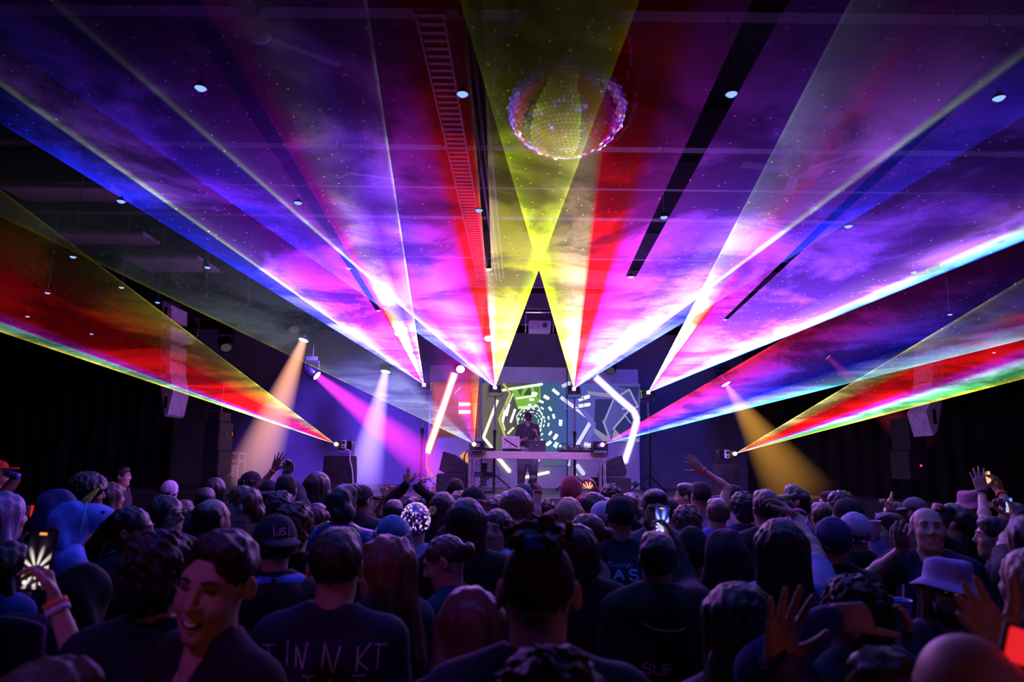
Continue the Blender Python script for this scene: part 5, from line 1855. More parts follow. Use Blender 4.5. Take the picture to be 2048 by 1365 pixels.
def up(px, py, d, fx, fy, fd=None, pose='open', palmw=(0, 1, 0), hintw=None):
    s = {'wpx': (px, py, d), 'fpx': (fx, fy, fd or d), 'pose': pose, 'palmw': palmw}
    if hintw:
        s['hintw'] = hintw
    return s


BK = (0.012, 0.012, 0.016)
NV = (0.015, 0.02, 0.06)
GR = (0.06, 0.06, 0.07)
LB = (0.25, 0.33, 0.55)
LI = (0.45, 0.38, 0.60)
P = person
DN = 'down'
# ---- performer on the stage
P(1056, 825, 14.1, 180, 'performer in dark tee and cap standing behind the laptops', 'short', 'dark', 'cap', BK, 'tee', None, (0.03, 0.03, 0.035), 'tan', ('mid', 'front'), (6, 22, 0), 0.009, base=STAGE_Z, trcol=(0.20, 0.21, 0.19), trw=1.35, group='performer on the stage')
# ---- far rows, from the left wall to the right
P(3, 921, 6.60, -80, 'man in red cap drinking from a can at the edge', 'short', 'dark', 'cap', (0.75, 0.04, 0.03), 'jacket', None, (0.10, 0.03, 0.03), 'tan', (DN, up(33, 958, 6.45, 28, 951, 6.5, 'grip', (-1, 0, 0))), (0, -12, 0))
P(16, 986, 3.30, -25, 'person with long lilac hair below the red capped man', 'longwavy', 'lilac', None, BK, 'jacket', None, (0.04, 0.04, 0.06), 'pale')
P(60, 1012, 4.43, -10, 'person in plain navy top beside the long lilac hair', 'short', 'black', None, BK, 'hoodie', None, NV, 'brown')
P(118, 982, 4.15, -40, 'hunched person in navy hood beside the big round hair', 'bob', 'dark', 'hood', (0.02, 0.04, 0.16), 'hoodie', None, (0.02, 0.04, 0.16), 'tan', (DN, DN), (0, 14, 0))
P(183, 956, 4.81, -70, 'person with big round black afro facing the stage side', 'afro', 'black', None, BK, 'tee', None, BK, 'brown')
P(158, 1006, 3.72, -55, 'person in bright blue animal hood with a yellow horn', 'short', 'dark', 'hood', (0.10, 0.24, 0.75), 'hoodie', None, (0.10, 0.24, 0.80), 'tan')
P(247, 934, 8.20, -80, 'pale young man in profile against the black drape', 'short', 'black', None, BK, 'jacket', None, (0.03, 0.03, 0.05), 'pale')
P(226, 966, 5.24, -35, 'person with long curly brown hair behind the horned hood', 'longwavy', 'brown', None, BK, 'tee', None, BK, 'tan')
P(342, 963, 7.00, 0, 'person in pale lilac beanie beside the dark drape', 'short', 'dark', 'beanie', (0.55, 0.45, 0.72), 'jacket', None, (0.05, 0.05, 0.09), 'tan')
P(372, 1000, 5.46, -15, 'person in blue jacket below the lilac beanie', 'bob', 'brown', None, BK, 'hoodie', None, (0.06, 0.12, 0.45), 'tan')
P(340, 990, 3.60, -120, 'long-haired person in sunglasses looking towards the tower', 'long', 'dark', None, BK, 'jacket', None, (0.02, 0.02, 0.025), 'tan', (DN, DN), (15, -8, 0), glasses='sun')
P(268, 1012, 2.93, -55, 'person with slick tied dark hair, cheek turned, before the sunglasses', 'pony', 'black', None, BK, 'hoodie', None, NV, 'tan', (DN, DN), (-18, 0, 0))
P(429, 994, 3.30, -25, 'man with thinning dark hair behind the smiling man', 'thin', 'black', None, BK, 'tee', None, BK, 'tan')
P(433, 956, 6.05, 0, 'person with dark bob in front of the speaker tower', 'bob', 'black', None, BK, 'jacket', None, BK, 'tan')
P(412, 976, 5.14, 20, 'short dark-haired person below the speaker tower', 'short', 'black', None, BK, 'hoodie', None, BK, 'brown')
P(490, 974, 4.02, 75, 'red-haired person in profile behind the black patch cap', 'wavy', 'auburn', None, BK, 'jacket', None, (0.03, 0.025, 0.03), 'pale', (DN, DN), (20, 6, 0), fem=True)
P(505, 944, 6.45, -45, 'curly person in black cap before the peach beam', 'curly', 'black', 'cap', BK, 'tee', None, BK, 'brown')
P(540, 960, 5.70, 10, 'person in dark cap below the raised open hand', 'short', 'black', 'capback', BK, 'tee', None, BK, 'brown', (up(548, 940, 5.9, 557, 917, 5.9, 'open', (0, 1, 0)), DN))
P(575, 950, 4.98, 0, 'short-haired man filming with a phone near the peach beam', 'fade', 'black', None, BK, 'jacket', None, BK, 'tan', (DN, up(572, 951, 5.3, 575, 934, 5.3, 'grip', (0, -1, 0))))
P(637, 944, 5.43, 0, 'person with long dark hair fanned over wide shoulders', 'cloak', 'dark', None, BK, 'jacket', None, BK, 'tan')
P(686, 971, 3.78, 0, 'wavy dark-haired man in shiny blue leather jacket', 'wavy', 'dark', None, BK, 'jacket', None, (0.03, 0.045, 0.16), 'tan', (DN, DN), (0, 6, 0), clothkind='leather')
P(636, 1007, 4.69, 5, 'brown bowl-haired person beside the leather jacket', 'bob', 'brown', None, BK, 'tee', None, BK, 'pale')
P(727, 972, 5.16, -35, 'person in dark cap and jacket right of the leather jacket', 'short', 'black', 'cap', (0.02, 0.02, 0.035), 'jacket', None, (0.02, 0.02, 0.03), 'tan')
P(711, 968, 6.13, -20, 'person in dull blue cap partly behind the dark cap', 'short', 'dark', 'cap', (0.08, 0.09, 0.2), 'jacket', None, BK, 'tan')
P(788, 1000, 4.86, 0, 'dark-haired person with a blue clip before the horn signs', 'short', 'black', None, BK, 'tee', None, BK, 'tan')
P(779, 995, 6.93, 0, 'person throwing two small horn signs before the violet beam', 'short', 'black', None, BK, 'tee', None, BK, 'tan', (up(770, 992, 6.3, 766, 975, 6.3, 'horns', (0, 1, 0)), up(786, 990, 6.3, 785, 976, 6.3, 'horns', (0, 1, 0))))
P(824, 996, 5.95, 0, 'person in black sleeves reaching up before the magenta beam', 'wavy', 'black', None, BK, 'jacket', None, BK, 'tan', (up(814, 967, 5.9, 813, 951, 5.9, 'two', (0, 1, 0)), up(832, 971, 5.9, 842, 962, 5.9, 'relaxed', (0.4, 0, -1))))
P(788, 1027, 3.44, 178, 'grey-haired bearded person in blue cap facing the camera', 'longwavy', 'grey', 'capback', (0.10, 0.16, 0.36), 'jacket', None, BK, 'pale', (DN, DN), (0, 22, 0), glasses='clear', beard='grey')
P(833, 1013, 4.03, 0, 'person in pale lilac tank under a sparkling sequin cap', 'short', 'black', None, BK, 'tank', None, (0.42, 0.36, 0.62), 'pale')
P(887, 984, 4.63, 0, 'long dark-haired person right of the sequin cap', 'long', 'dark', None, BK, 'jacket', None, BK, 'tan')
P(862, 987, 6.84, 0, 'person in pale blue hat low at the stage edge', 'short', 'dark', 'beanie', (0.25, 0.3, 0.6), 'tee', None, BK, 'tan')
P(911, 959, 6.57, 0, 'person in snug black beanie below the wedge monitor', 'short', 'black', 'beanie', BK, 'jacket', None, BK, 'tan')
P(920, 985, 5.40, 10, 'person with light curly hair between beanie and dark cap', 'curly', 'blond', None, BK, 'tee', None, BK, 'pale')
P(948, 975, 4.30, -20, 'long wavy-haired person in dark cap under the table', 'longwavy', 'auburn', 'cap', BK, 'jacket', None, BK, 'tan')
P(934, 996, 3.19, 0, 'person with straight dark waist-long hair left of centre', 'long', 'dark', None, BK, 'tee', None, BK, 'tan')
P(1000, 990, 6.40, 0, 'short dark head low before the performer', 'short', 'dark', None, BK, 'tee', None, BK, 'tan')
P(992, 1002, 4.88, 15, 'dark curly head low before the floor fan', 'curly', 'black', None, BK, 'tee', None, BK, 'brown')
P(1016, 983, 6.12, 0, 'brown head half hidden by the long auburn hair', 'short', 'brown', None, BK, 'tee', None, BK, 'pale')
P(1034, 976, 3.98, 0, 'person with long smooth auburn hair below the performer', 'long', 'auburn', None, BK, 'tee', None, BK, 'pale')
P(992, 1019, 3.64, 130, 'dark-haired woman in pale blue top turning to the camera', 'long', 'dark', None, BK, 'tee', None, LB, 'tan', (DN, DN), (30, 0, 0), fem=True)
P(1046, 967, 5.16, 0, 'person in navy cap right behind the raised fist', 'short', 'black', 'capback', (0.02, 0.03, 0.1), 'tee', None, BK, 'tan')
P(1137, 995, 4.43, 0, 'blond person punching a fist up with a red wristband', 'bob', 'blond', None, BK, 'tank', None, (0.3, 0.2, 0.28), 'tan', (up(1078, 976, 4.7, 1058, 957, 4.72, 'fist', (0.5, -0.7, 0.3), (-0.3, 0, -1)), DN))
P(1092, 1001, 5.91, 0, 'dark curly head under the raised arm', 'curly', 'black', None, BK, 'tee', None, BK, 'tan')
P(1141, 962, 5.62, 0, 'person in tall rose beanie beside the filming phone', 'short', 'brown', 'tallbeanie', (0.30, 0.06, 0.10), 'jacket', None, (0.08, 0.03, 0.05), 'tan')
P(1180, 985, 4.77, 70, 'dark-haired person in profile below the filming phone', 'bob', 'black', None, BK, 'tee', None, BK, 'tan', (DN, DN), (15, 0, 0), glasses='clear')
P(1222, 971, 5.87, 0, 'round black-haired head below the second wedge monitor', 'curly', 'black', None, BK, 'tee', None, BK, 'brown')
P(1209, 996, 5.14, 0, 'person in red sleeve filming sideways with a phone', 'short', 'dark', None, BK, 'jacket', None, (0.35, 0.03, 0.06), 'tan', (up(1193, 981, 5.25, 1188, 970, 5.25, 'grip', (-1, 0, 0)), DN))
P(1205, 1004, 4.15, 20, 'person in pale domed cap left of the printed tee', 'long', 'auburn', 'cap', (0.45, 0.40, 0.55), 'tee', None, BK, 'tan')
P(1256, 988, 5.43, 10, 'dark tousled head behind the black headband', 'wavy', 'black', None, BK, 'tee', None, BK, 'tan')
P(1240, 992, 3.60, 0, 'tall man in black headband and printed dark tee', 'fade', 'black', None, BK, 'tee', None, (0.012, 0.016, 0.04), 'tan')
P(1172, 1025, 3.26, 60, 'woman with tied auburn hair left of the printed tee', 'bun', 'auburn', None, BK, 'tank', None, (0.25, 0.12, 0.15), 'tan', (DN, DN), (10, 5, 0), fem=True)
P(1152, 1048, 2.91, 10, 'dark head close beside the man with spiky top hair', 'bob', 'dark', None, BK, 'tee', None, BK, 'tan')
P(1310, 979, 3.87, 172, 'man in glasses and patterned shirt facing the camera', 'short', 'dark', None, BK, 'tee', None, (0.10, 0.09, 0.12), 'tan', (DN, DN), (0, 6, 0), glasses='clear', beard='dark')
P(1338, 995, 4.82, 10, 'buzz-cut person in blue shirt behind the lit phone', 'buzz', 'black', None, BK, 'tee', None, (0.05, 0.10, 0.40), 'tan')
P(1372, 1014, 4.24, 0, 'brown-haired person in white top near the lit phone', 'curly', 'brown', None, BK, 'tee', None, (0.35, 0.32, 0.42), 'tan')
P(1371, 967, 5.77, 70, 'short-haired man in profile beside the waving man', 'short', 'black', None, BK, 'tee', None, BK, 'pale')
P(1400, 964, 5.37, 10, 'shirtless-looking man waving one arm high before the stage', 'fade', 'black', None, BK, 'tank', None, (0.30, 0.22, 0.36), 'tan', (DN, up(1404, 940, 5.5, 1386, 924, 5.5, 'open', (0.3, 1, 0), (1, 0, -0.3))))
P(1434, 997, 4.51, 0, 'man with short brown hair in blue collar', 'short', 'brown', None, BK, 'jacket', None, (0.06, 0.10, 0.45), 'pale')
P(1462, 971, 5.64, 75, 'man in black brimmed cap looking sideways', 'short', 'black', 'cap', BK, 'tee', None, (0.2, 0.16, 0.3), 'pale')
P(1484, 987, 4.79, 0, 'person with round curly black hair in blue tee', 'curly', 'black', None, BK, 'tee', None, (0.02, 0.04, 0.2), 'tan')
P(1530, 980, 4.02, 0, 'man with short thick black hair before the gold beam', 'short', 'black', None, BK, 'tee', None, BK, 'tan')
P(1584, 973, 5.24, 65, 'man drinking from a bottle before the gold beam', 'wavy', 'black', None, BK, 'jacket', None, BK, 'tan', (up(1572, 1014, 4.65, 1565, 1004, 4.65, 'grip', (-1, 0, 0)), DN), (10, -8, 0))
P(1642, 1005, 4.86, 0, 'short dark head behind the raised sleeve', 'short', 'black', None, BK, 'tee', None, BK, 'tan')
P(1590, 1030, 3.52, 0, 'person in pale lilac cap between dark heads', 'short', 'dark', 'cap', (0.35, 0.28, 0.5), 'tee', None, (0.2, 0.16, 0.3), 'tan')
P(1658, 983, 5.74, 60, 'short-haired man with pierced ear right of the gold beam', 'fade', 'black', None, BK, 'tee', None, BK, 'tan')
P(1676, 985, 5.29, 75, 'curly-haired man in glasses right of the gold beam', 'curly', 'black', None, BK, 'jacket', None, BK, 'tan', (DN, DN), (8, 0, 0), glasses='clear')
P(1690, 999, 4.49, 60, 'person in smooth dark green beanie near the glasses', 'short', 'black', 'beanie', (0.012, 0.03, 0.025), 'jacket', None, BK, 'tan')
P(1706, 1028, 3.72, 0, 'person in pale lilac knitted beanie at the back', 'short', 'dark', 'beanie', (0.42, 0.34, 0.50), 'jacket', None, BK, 'tan')
P(1661, 1038, 3.22, 0, 'person in navy beanie left of the pale beanie', 'short', 'dark', 'beanie', (0.02, 0.03, 0.12), 'jacket', None, BK, 'tan')
P(1776, 1026, 4.00, 80, 'man in profile with short dark hair and drink', 'short', 'black', None, BK, 'jacket', None, (0.08, 0.06, 0.18), 'tan', (up(1752, 1078, 3.85, 1746, 1062, 3.85, 'grip', (-1, 0, 0)), DN), (8, 0, 0))
P(1826, 996, 5.36, 80, 'man in grey cap behind the balding man', 'short', 'dark', 'cap', (0.10, 0.10, 0.14), 'jacket', None, BK, 'tan', (DN, DN), (0, 0, 0), beard='dark')
P(1788, 1004, 5.82, 60, 'person with a pale bottle in the dark row', 'short', 'dark', None, BK, 'jacket', None, NV, 'tan', (up(1784, 1024, 5.35, 1780, 1014, 5.35, 'grip', (-1, 0, 0)), DN))
P(1882, 1013, 4.63, 20, 'person in lilac cap behind the balding man', 'short', 'dark', 'cap', (0.32, 0.26, 0.55), 'jacket', None, BK, 'tan')
P(1908, 1010, 4.27, 40, 'dark-haired person raising a fist near the striped hat', 'wavy', 'black', None, BK, 'jacket', None, BK, 'tan', (up(1898, 1022, 4.1, 1890, 1018, 4.1, 'fist', (-1, 0, 0)), DN))
P(1943, 983, 4.87, 95, 'bearded man in striped bucket hat', 'short', 'dark', 'bucket', (0.36, 0.16, 0.24), 'jacket', None, BK, 'tan', (DN, DN), (10, 6, 0), beard='dark')
P(2025, 1006, 3.93, 10, 'person filming with both arms stretched above the hat', 'short', 'black', None, BK, 'tee', None, NV, 'tan', (up(1963, 984, 4.4, 1957, 958, 4.42, 'open', (0.5, 1, 0), (-0.6, 0, -1)), up(1999, 984, 4.4, 1986, 964, 4.42, 'grip', (-1, -0.4, 0), (0.6, 0, -1))))
P(1984, 1034, 3.66, 45, 'short-haired man in black tee turning his cheek', 'short', 'black', None, BK, 'tee', None, BK, 'tan', (DN, DN), (20, 0, 0))
P(2050, 1030, 3.13, 10, 'person at the edge holding a lower phone', 'bob', 'dark', None, BK, 'tee', None, BK, 'tan', (up(2032, 1035, 3.7, 2020, 1018, 3.72, 'grip', (-1, -0.3, 0)), DN))
P(1852, 1012, 3.41, 148, 'balding man in dark tee looking up over the crowd', 'thin', 'dark', None, BK, 'tee', None, (0.02, 0.022, 0.05), 'pale', (DN, up(1806, 1098, 3.2, 1803, 1078, 3.15, 'relaxed', (0.5, 0.5, 0))), (12, -6, 0), 0.0055, beard=None)
# ---- middle rows
P(553, 1028, 2.52, 22, 'man in black cap with a square patch and blue hood', 'short', 'black', 'capback', (0.012, 0.014, 0.03), 'hoodie', None, BK, 'tan', (DN, DN), (10, 4, 0), 0.006)
P(592, 1010, 3.16, 0, 'person with bushy curly auburn hair behind the patch cap', 'curly', 'auburn', None, BK, 'tee', None, BK, 'tan')
P(563, 986, 4.42, 0, 'person with curly dark hair behind the bushy auburn curls', 'curly', 'dark', None, BK, 'tee', None, BK, 'tan')
P(677, 1056, 2.02, 0, 'broad man in navy tee with scrawled lettering', 'short', 'black', None, BK, 'tee', None, (0.016, 0.022, 0.05), 'tan', (DN, DN), (0, 4, 0), 0.006)
P(772, 1074, 2.38, 55, 'woman with long auburn hair in profile beside the lettered tee', 'longwavy', 'auburn', None, BK, 'jacket', None, (0.02, 0.022, 0.05), 'tan', (DN, DN), (28, 6, 0), 0.006, fem=True)
P(903, 1066, 2.77, 70, 'person with tied-back hair bun looking down sideways', 'bun', 'brown', None, BK, 'tee', None, NV, 'tan', (DN, DN), (15, 24, 0), 0.006)
P(945, 1180, 1.72, 15, 'person with long reddish hair bent low before the spiky man', 'longwavy', 'auburn', None, BK, 'jacket', None, (0.03, 0.02, 0.02), 'tan', (DN, DN), (0, 18, 0))
P(1313, 1064, 2.65, 0, 'dark-haired person in black hoodie lifting the lit phone', 'short', 'black', None, BK, 'hoodie', None, BK, 'tan', (DN, up(1344, 1090, 3.0, 1334, 1064, 3.02, 'grip', (-1, -0.4, 0), (0.3, 0, -1))), (0, -4, 0))
P(1382, 1070, 3.27, 0, 'person in large round black beanie and black tee', 'short', 'black', 'tallbeanie', (0.010, 0.010, 0.012), 'tee', None, BK, 'tan')
P(1448, 1062, 2.99, 0, 'person in black hood right of the round beanie', 'short', 'black', 'hood', BK, 'hoodie', None, BK, 'tan')
P(1556, 1037, 2.44, 0, 'long dark-haired person raising an arm in pale blue sleeve', 'long', 'black', None, BK, 'tee', None, (0.16, 0.22, 0.48), 'tan', (DN, up(1594, 1036, 2.98, 1566, 1010, 3.02, 'relaxed', (-0.6, 0.2, -1), (1, 0, -0.6))))
P(327, 1070, 1.86, 0, 'person with thick dark curly hair behind the smiling man', 'curly', 'black', None, BK, 'tee', None, (0.012, 0.014, 0.03), 'tan')
P(1700, 1158, 2.00, 20, 'person with dark curly hair behind the pointing hand', 'curly', 'black', None, BK, 'jacket', None, NV, 'tan', (DN, up(1812, 1268, 2.3, 1803, 1238, 2.3, 'grip', (-1, -0.3, 0))))
P(1889, 1120, 2.42, 168, 'person in fuzzy lilac bucket hat and sunglasses facing the camera', 'long', 'auburn', 'bucket', (0.42, 0.30, 0.62), 'jacket', None, (0.10, 0.07, 0.10), 'tan', (DN, DN), (0, -4, -6), 0.0055, glasses='sun', beard='dark')
P(2056, 1095, 2.09, 20, 'person with long pale hair cut off by the frame edge', 'long', 'blond', None, BK, 'jacket', None, (0.10, 0.09, 0.12), 'tan')
P(176, 1130, 2.40, -15, 'person in black with a dark backpack behind the raised phone', 'short', 'black', 'hood', BK, 'hoodie', None, BK, 'tan')
P(28, 1085, 2.90, -30, 'dark-haired person in blue jacket at the low edge', 'longwavy', 'black', None, BK, 'jacket', None, (0.03, 0.07, 0.3), 'brown')
# ---- front row
P(437, 1058, 1.56, 140, 'smiling man in dark v-neck shirt facing the camera', 'sidepart', 'dark', None, BK, 'vneck', None, (0.012, 0.012, 0.014), 'pale', (DN, DN), (33, 8, -7), 0.0036, smile=True)
P(1077, 1064, 1.40, 0, 'tall man with shaved sides and spiky top hair in the middle', 'buzz', 'dark', None, BK, 'tee', None, (0.014, 0.02, 0.05), 'pale', (DN, DN), (0, -2, 0), 0.0042)
P(1480, 1168, 1.67, 12, 'long dark-haired person in purple plaid jacket raising a hand', 'cloak', 'black', None, BK, 'jacket', None, (0.10, 0.05, 0.16), 'tan', (DN, up(1552, 1322, 1.42, 1572, 1232, 1.40, 'open', (0, -1, 0), (1, 0, -1))), (0, 20, 0), 0.0055)
P(1772, 1300, 1.38, 0, 'brown-haired person low in front, pointing sideways', 'wavy', 'brown', None, BK, 'jacket', None, (0.05, 0.06, 0.2), 'tan', (up(1668, 1232, 1.5, 1742, 1238, 1.5, 'point', (0, 1, -0.3), (-1, 0, -1)), DN), (0, 25, 0), 0.0055)
P(1928, 1254, 1.02, 0, 'bald man closest to the camera', None, 'dark', None, BK, 'tee', None, (0.02, 0.02, 0.03), 'pale', (DN, up(2012, 1292, 1.25, 1935, 1205, 1.22, 'flat', (-0.3, -1, 0.3), (1, 0, -1))), (0, 4, 0), 0.0042)
P(1100, 1318, 1.02, 0, 'dark-haired head cut off by the bottom edge', 'curly', 'black', None, BK, 'tee', None, BK, 'tan', (DN, DN), (0, 10, 0))
P(66, 1332, 1.10, 0, 'wavy brown head cut off at the bottom corner', 'wavy', 'brown', None, BK, 'tee', None, BK, 'tan', (DN, DN), (0, 12, 0))
P(-70, 1175, 1.62, 0, 'person in pale blue tee reaching up to film, mostly out of frame', 'short', 'dark', None, BK, 'tee', None, (0.20, 0.30, 0.55), 'pale', (DN, up(110, 1205, 1.85, 98, 1150, 1.87, 'grip', (-0.9, -0.5, 0), (0.6, 0, -1))), (0, 0, 0), 0.005)

# ---- phones
phone(1324, 1042, 3.03, 0.062, 0.124, 'lit phone upright in the crowd showing blue stage beams', 'blue', 2, -8, 0, True)
phone(1178, 971, 5.25, 0.107, 0.054, 'small phone held sideways showing a fiery stage picture', 'fire', 2)
phone(577, 932, 5.3, 0.044, 0.078, 'small upright phone beside the raised open hand', 'green', 3)
phone(1976, 956, 4.42, 0.038, 0.085, 'phone with orange picture held high at the dark side', 'gold', -8)
phone(2017, 1011, 3.72, 0.038, 0.084, 'smaller phone with blue picture near the frame edge', 'blue', 6)
phone(78, 1120, 1.88, 0.072, 0.16, 'dark phone held up by the pale blue tee arm', 'dark', 2, -6, 0, True)

# ---- wristbands, watches
band_on('blond person punching a fist up with a red wristband', -1, 0.86, (0.9, 0.08, 0.06))
band_on('shirtless-looking man waving one arm high before the stage', 1, 0.95, (0.9, 0.10, 0.08))
band_on('person in dark cap below the raised open hand', -1, 0.92, (0.9, 0.10, 0.08))
band_on('person in red sleeve filming sideways with a phone', -1, 0.95, (0.9, 0.08, 0.06))
band_on('person filming with both arms stretched above the hat', 1, 0.9, (0.9, 0.25, 0.05))
band_on('person filming with both arms stretched above the hat', -1, 0.9, (0.01, 0.01, 0.01), 0.034, 'watch')
band_on('long dark-haired person raising an arm in pale blue sleeve', 1, 0.98, (0.8, 0.15, 0.3), 0.045)
band_on('long dark-haired person in purple plaid jacket raising a hand', 1, 1.0, (0.01, 0.01, 0.012), 0.034, 'watch', 0.032)
band_on('person in pale blue tee reaching up to film, mostly out of frame', 1, 0.9, (0.6, 0.6, 0.95), 0.031)
band_on('person in pale blue tee reaching up to film, mostly out of frame', 1, 0.97, (0.95, 0.2, 0.08), 0.031)

# ---- prints on clothing
L1 = 'tall man in black headband and printed dark tee'
print_text(L1, 'ASH', -0.055, 1.315, 0.052, 0.050, 0.030, (0.25, 0.40, 0.95), 0.013)
print_text(L1, 'OOR', -0.055, 1.240, 0.052, 0.050, 0.030, (0.35, 0.42, 0.95), 0.013)
print_on_back(L1, [[(-0.09 + 0.0075 * i, 1.388 + 0.009 * math.sin(2.1 * i)) for i in range(20)], [(-0.085, 1.402), (-0.06, 1.405)], [(0.02, 1.372), (0.03, 1.404)]], (0.3, 0.45, 0.95), 0.004)
print_on_back(L1, [[(-0.10, 1.316), (-0.088, 1.318)]], (0.25, 0.40, 0.95), 0.010)
L2 = 'broad man in navy tee with scrawled lettering'
print_text(L2, 'TIN N KT', -0.185, 1.350, 0.036, 0.075, 0.012, (0.42, 0.42, 0.55), 0.0055, 0.008, 4)
print_text(L2, 'THAT', -0.06, 1.245, 0.040, 0.085, 0.012, (0.42, 0.42, 0.55), 0.0055, 0.009, 5)
print_text(L2, 'OT', -0.03, 1.15, 0.040, 0.075, 0.012, (0.42, 0.42, 0.55), 0.0055, 0.009, 6)
L3 = 'dark-haired person in black hoodie lifting the lit phone'
print_text(L3, 'SUF', -0.095, 1.20, 0.036, 0.040, 0.010, (0.55, 0.42, 0.40), 0.0065)
print_on_back(L3, [[(-0.20, 1.09), (-0.16, 1.083), (-0.12, 1.09)], [(-0.195, 1.070), (-0.155, 1.063), (-0.12, 1.070)]], (0.9, 0.15, 0.35), 0.009, 'pink_stripe')
print_on_back(L3, [[(-0.10, 1.40), (-0.05, 1.383), (0.02, 1.375), (0.08, 1.385)]], (0.85, 0.80, 0.25), 0.010, 'yellow_cord')
L4 = 'long dark-haired person raising an arm in pale blue sleeve'
print_text(L4, 'SAUD', -0.11, 1.20, 0.042, 0.060, 0.012, (0.03, 0.03, 0.06), 0.010)
L5 = 'long dark-haired person in purple plaid jacket raising a hand'
print_on_back(L5, [[(-0.15 + 0.06 * i, 1.47), (-0.15 + 0.06 * i, 0.9)] for i in range(6)] + [[(-0.19, 1.40 - 0.09 * j), (0.19, 1.40 - 0.09 * j)] for j in range(5)], (0.30, 0.14, 0.55), 0.016, 'plaid_stripe')
print_on_back('person with slick tied dark hair, cheek turned, before the sunglasses', [[(-0.10 + 0.02 * i, 1.18 + 0.02 * math.sin(i * 1.7)) for i in range(11)], [(-0.06, 1.12), (0.05, 1.125)]], (0.12, 0.14, 0.5), 0.012)

# ---- extras on heads and hands
def on_person(label, mb, name, m, smooth_=True, head=True):
    root, shirt, sc, HM, A, Minv = PEOPLE[label]
    o = mb.build(name, m, root, smooth_)
    if head:
        o.matrix_local = HM
    return o


# horned animal hood: snout, horn, eye and seam
LH = 'person in bright blue animal hood with a yellow horn'
on_person(LH, MB().ball((0, 0.075, 0.115), (0.097, 0.145, 0.090), 24, 16), 'hood_snout', clothm((0.10, 0.24, 0.75)))
on_person(LH, MB().tube([(0, 0.03, 0.19), (0, 0.05, 0.235), (0, 0.085, 0.275), (0, 0.11, 0.30)], [0.028, 0.022, 0.012, 0.003], 12), 'hood_horn', clothm((0.75, 0.65, 0.06)))
for sx in (-1, 1):
    on_person(LH, MB().cyl((sx * 0.068, 0.135, 0.150), (sx * 0.078, 0.14, 0.153), 0.014, None, 16), 'hood_eye', clothm((0.03, 0.02, 0.12)))
on_person(LH, MB().tube([(-0.116, 0.02, -0.02), (-0.117, 0.03, 0.10), (-0.08, 0.04, 0.19), (0, 0.045, 0.222), (0.08, 0.04, 0.19), (0.117, 0.03, 0.10), (0.116, 0.02, -0.02)], 0.005, 6), 'hood_seam', clothm((0.30, 0.45, 0.85)))
# patch on the black cap
LC = 'man in black cap with a square patch and blue hood'
root = PEOPLE[LC][0]
pt = on_person(LC, MB().box((0.0, -0.108, 0.142), (0.062, 0.006, 0.044), Matrix.Rotation(-0.28, 3, 'X'), 0.002), 'cap_patch', clothm((0.02, 0.02, 0.05)), False)
pf = MB()
for x in (-0.03, 0.03):
    pf.box((x, -0.1125, 0.142), (0.003, 0.003, 0.044), Matrix.Rotation(-0.28, 3, 'X'))
for st in textstrokes('JS', -0.022, 0.127, 0.016, 0.026, 0.006):
    for (xa, za), (xb, zb) in zip(st, st[1:]):
        pf.cyl((xa, -0.1125 + (za - 0.142) * 0.28, za), (xb, -0.1125 + (zb - 0.142) * 0.28, zb), 0.0022, None, 5)
pf2 = on_person(LC, pf, 'patch_letters', clothm((0.55, 0.5, 0.75)), False)
on_person(LC, MB().tube(smooth([(-0.09, 0.05, 1.47), (-0.10, -0.03, 1.50), (-0.05, -0.085, 1.505), (0.0, -0.095, 1.50), (0.05, -0.085, 1.505), (0.10, -0.03, 1.50), (0.09, 0.05, 1.47)]), 0.034, 10), 'blue_hood', clothm((0.06, 0.20, 0.75)), True, False)
# sequin cap: tiles with mirror glints put in as glow, and tiny violet lamps
LS = 'person in pale lilac tank under a sparkling sequin cap'
rnd = random.Random(5)
sq, sl, sp_ = MB(), MB(), MB()
sq.ball((0, -0.014, 0.115), (0.098, 0.112, 0.112), 32, 22)
cap_o = on_person(LS, sq, 'sequin_cap', mat('sequin_base', (0.30, 0.22, 0.45), 0.25, 0.6, 0.8, 160))
for k in range(330):
    la, lo = math.asin(rnd.uniform(-0.55, 1)), rnd.uniform(0, 2 * math.pi)
    n_ = Vector((math.cos(la) * math.cos(lo), math.cos(la) * math.sin(lo), math.sin(la)))
    c_ = Vector((n_.x * 0.099, -0.014 + n_.y * 0.113, 0.115 + n_.z * 0.113))
    (sl if k % 3 else sp_).box(c_, (0.006, 0.006, 0.011), n_.to_track_quat('Y', 'Z').to_matrix())
for mb_, nm, mm in ((sl, 'sequins', emat('sequin_violet', (0.5, 0.2, 1.0), 0.75)), (sp_, 'sequins', emat('sequin_glint', (1.0, 0.75, 1.0), 1.1))):
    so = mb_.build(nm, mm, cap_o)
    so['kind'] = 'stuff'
fl = MB()
for k in range(6):
    fl.ball((0.115 + 0.018 * math.cos(k * 1.05), -0.02, 0.175 + 0.018 * math.sin(k * 1.05)), (0.012, 0.012, 0.014), 10, 8)
on_person(LS, fl, 'flower_ornament', clothm((0.9, 0.55, 0.12)))
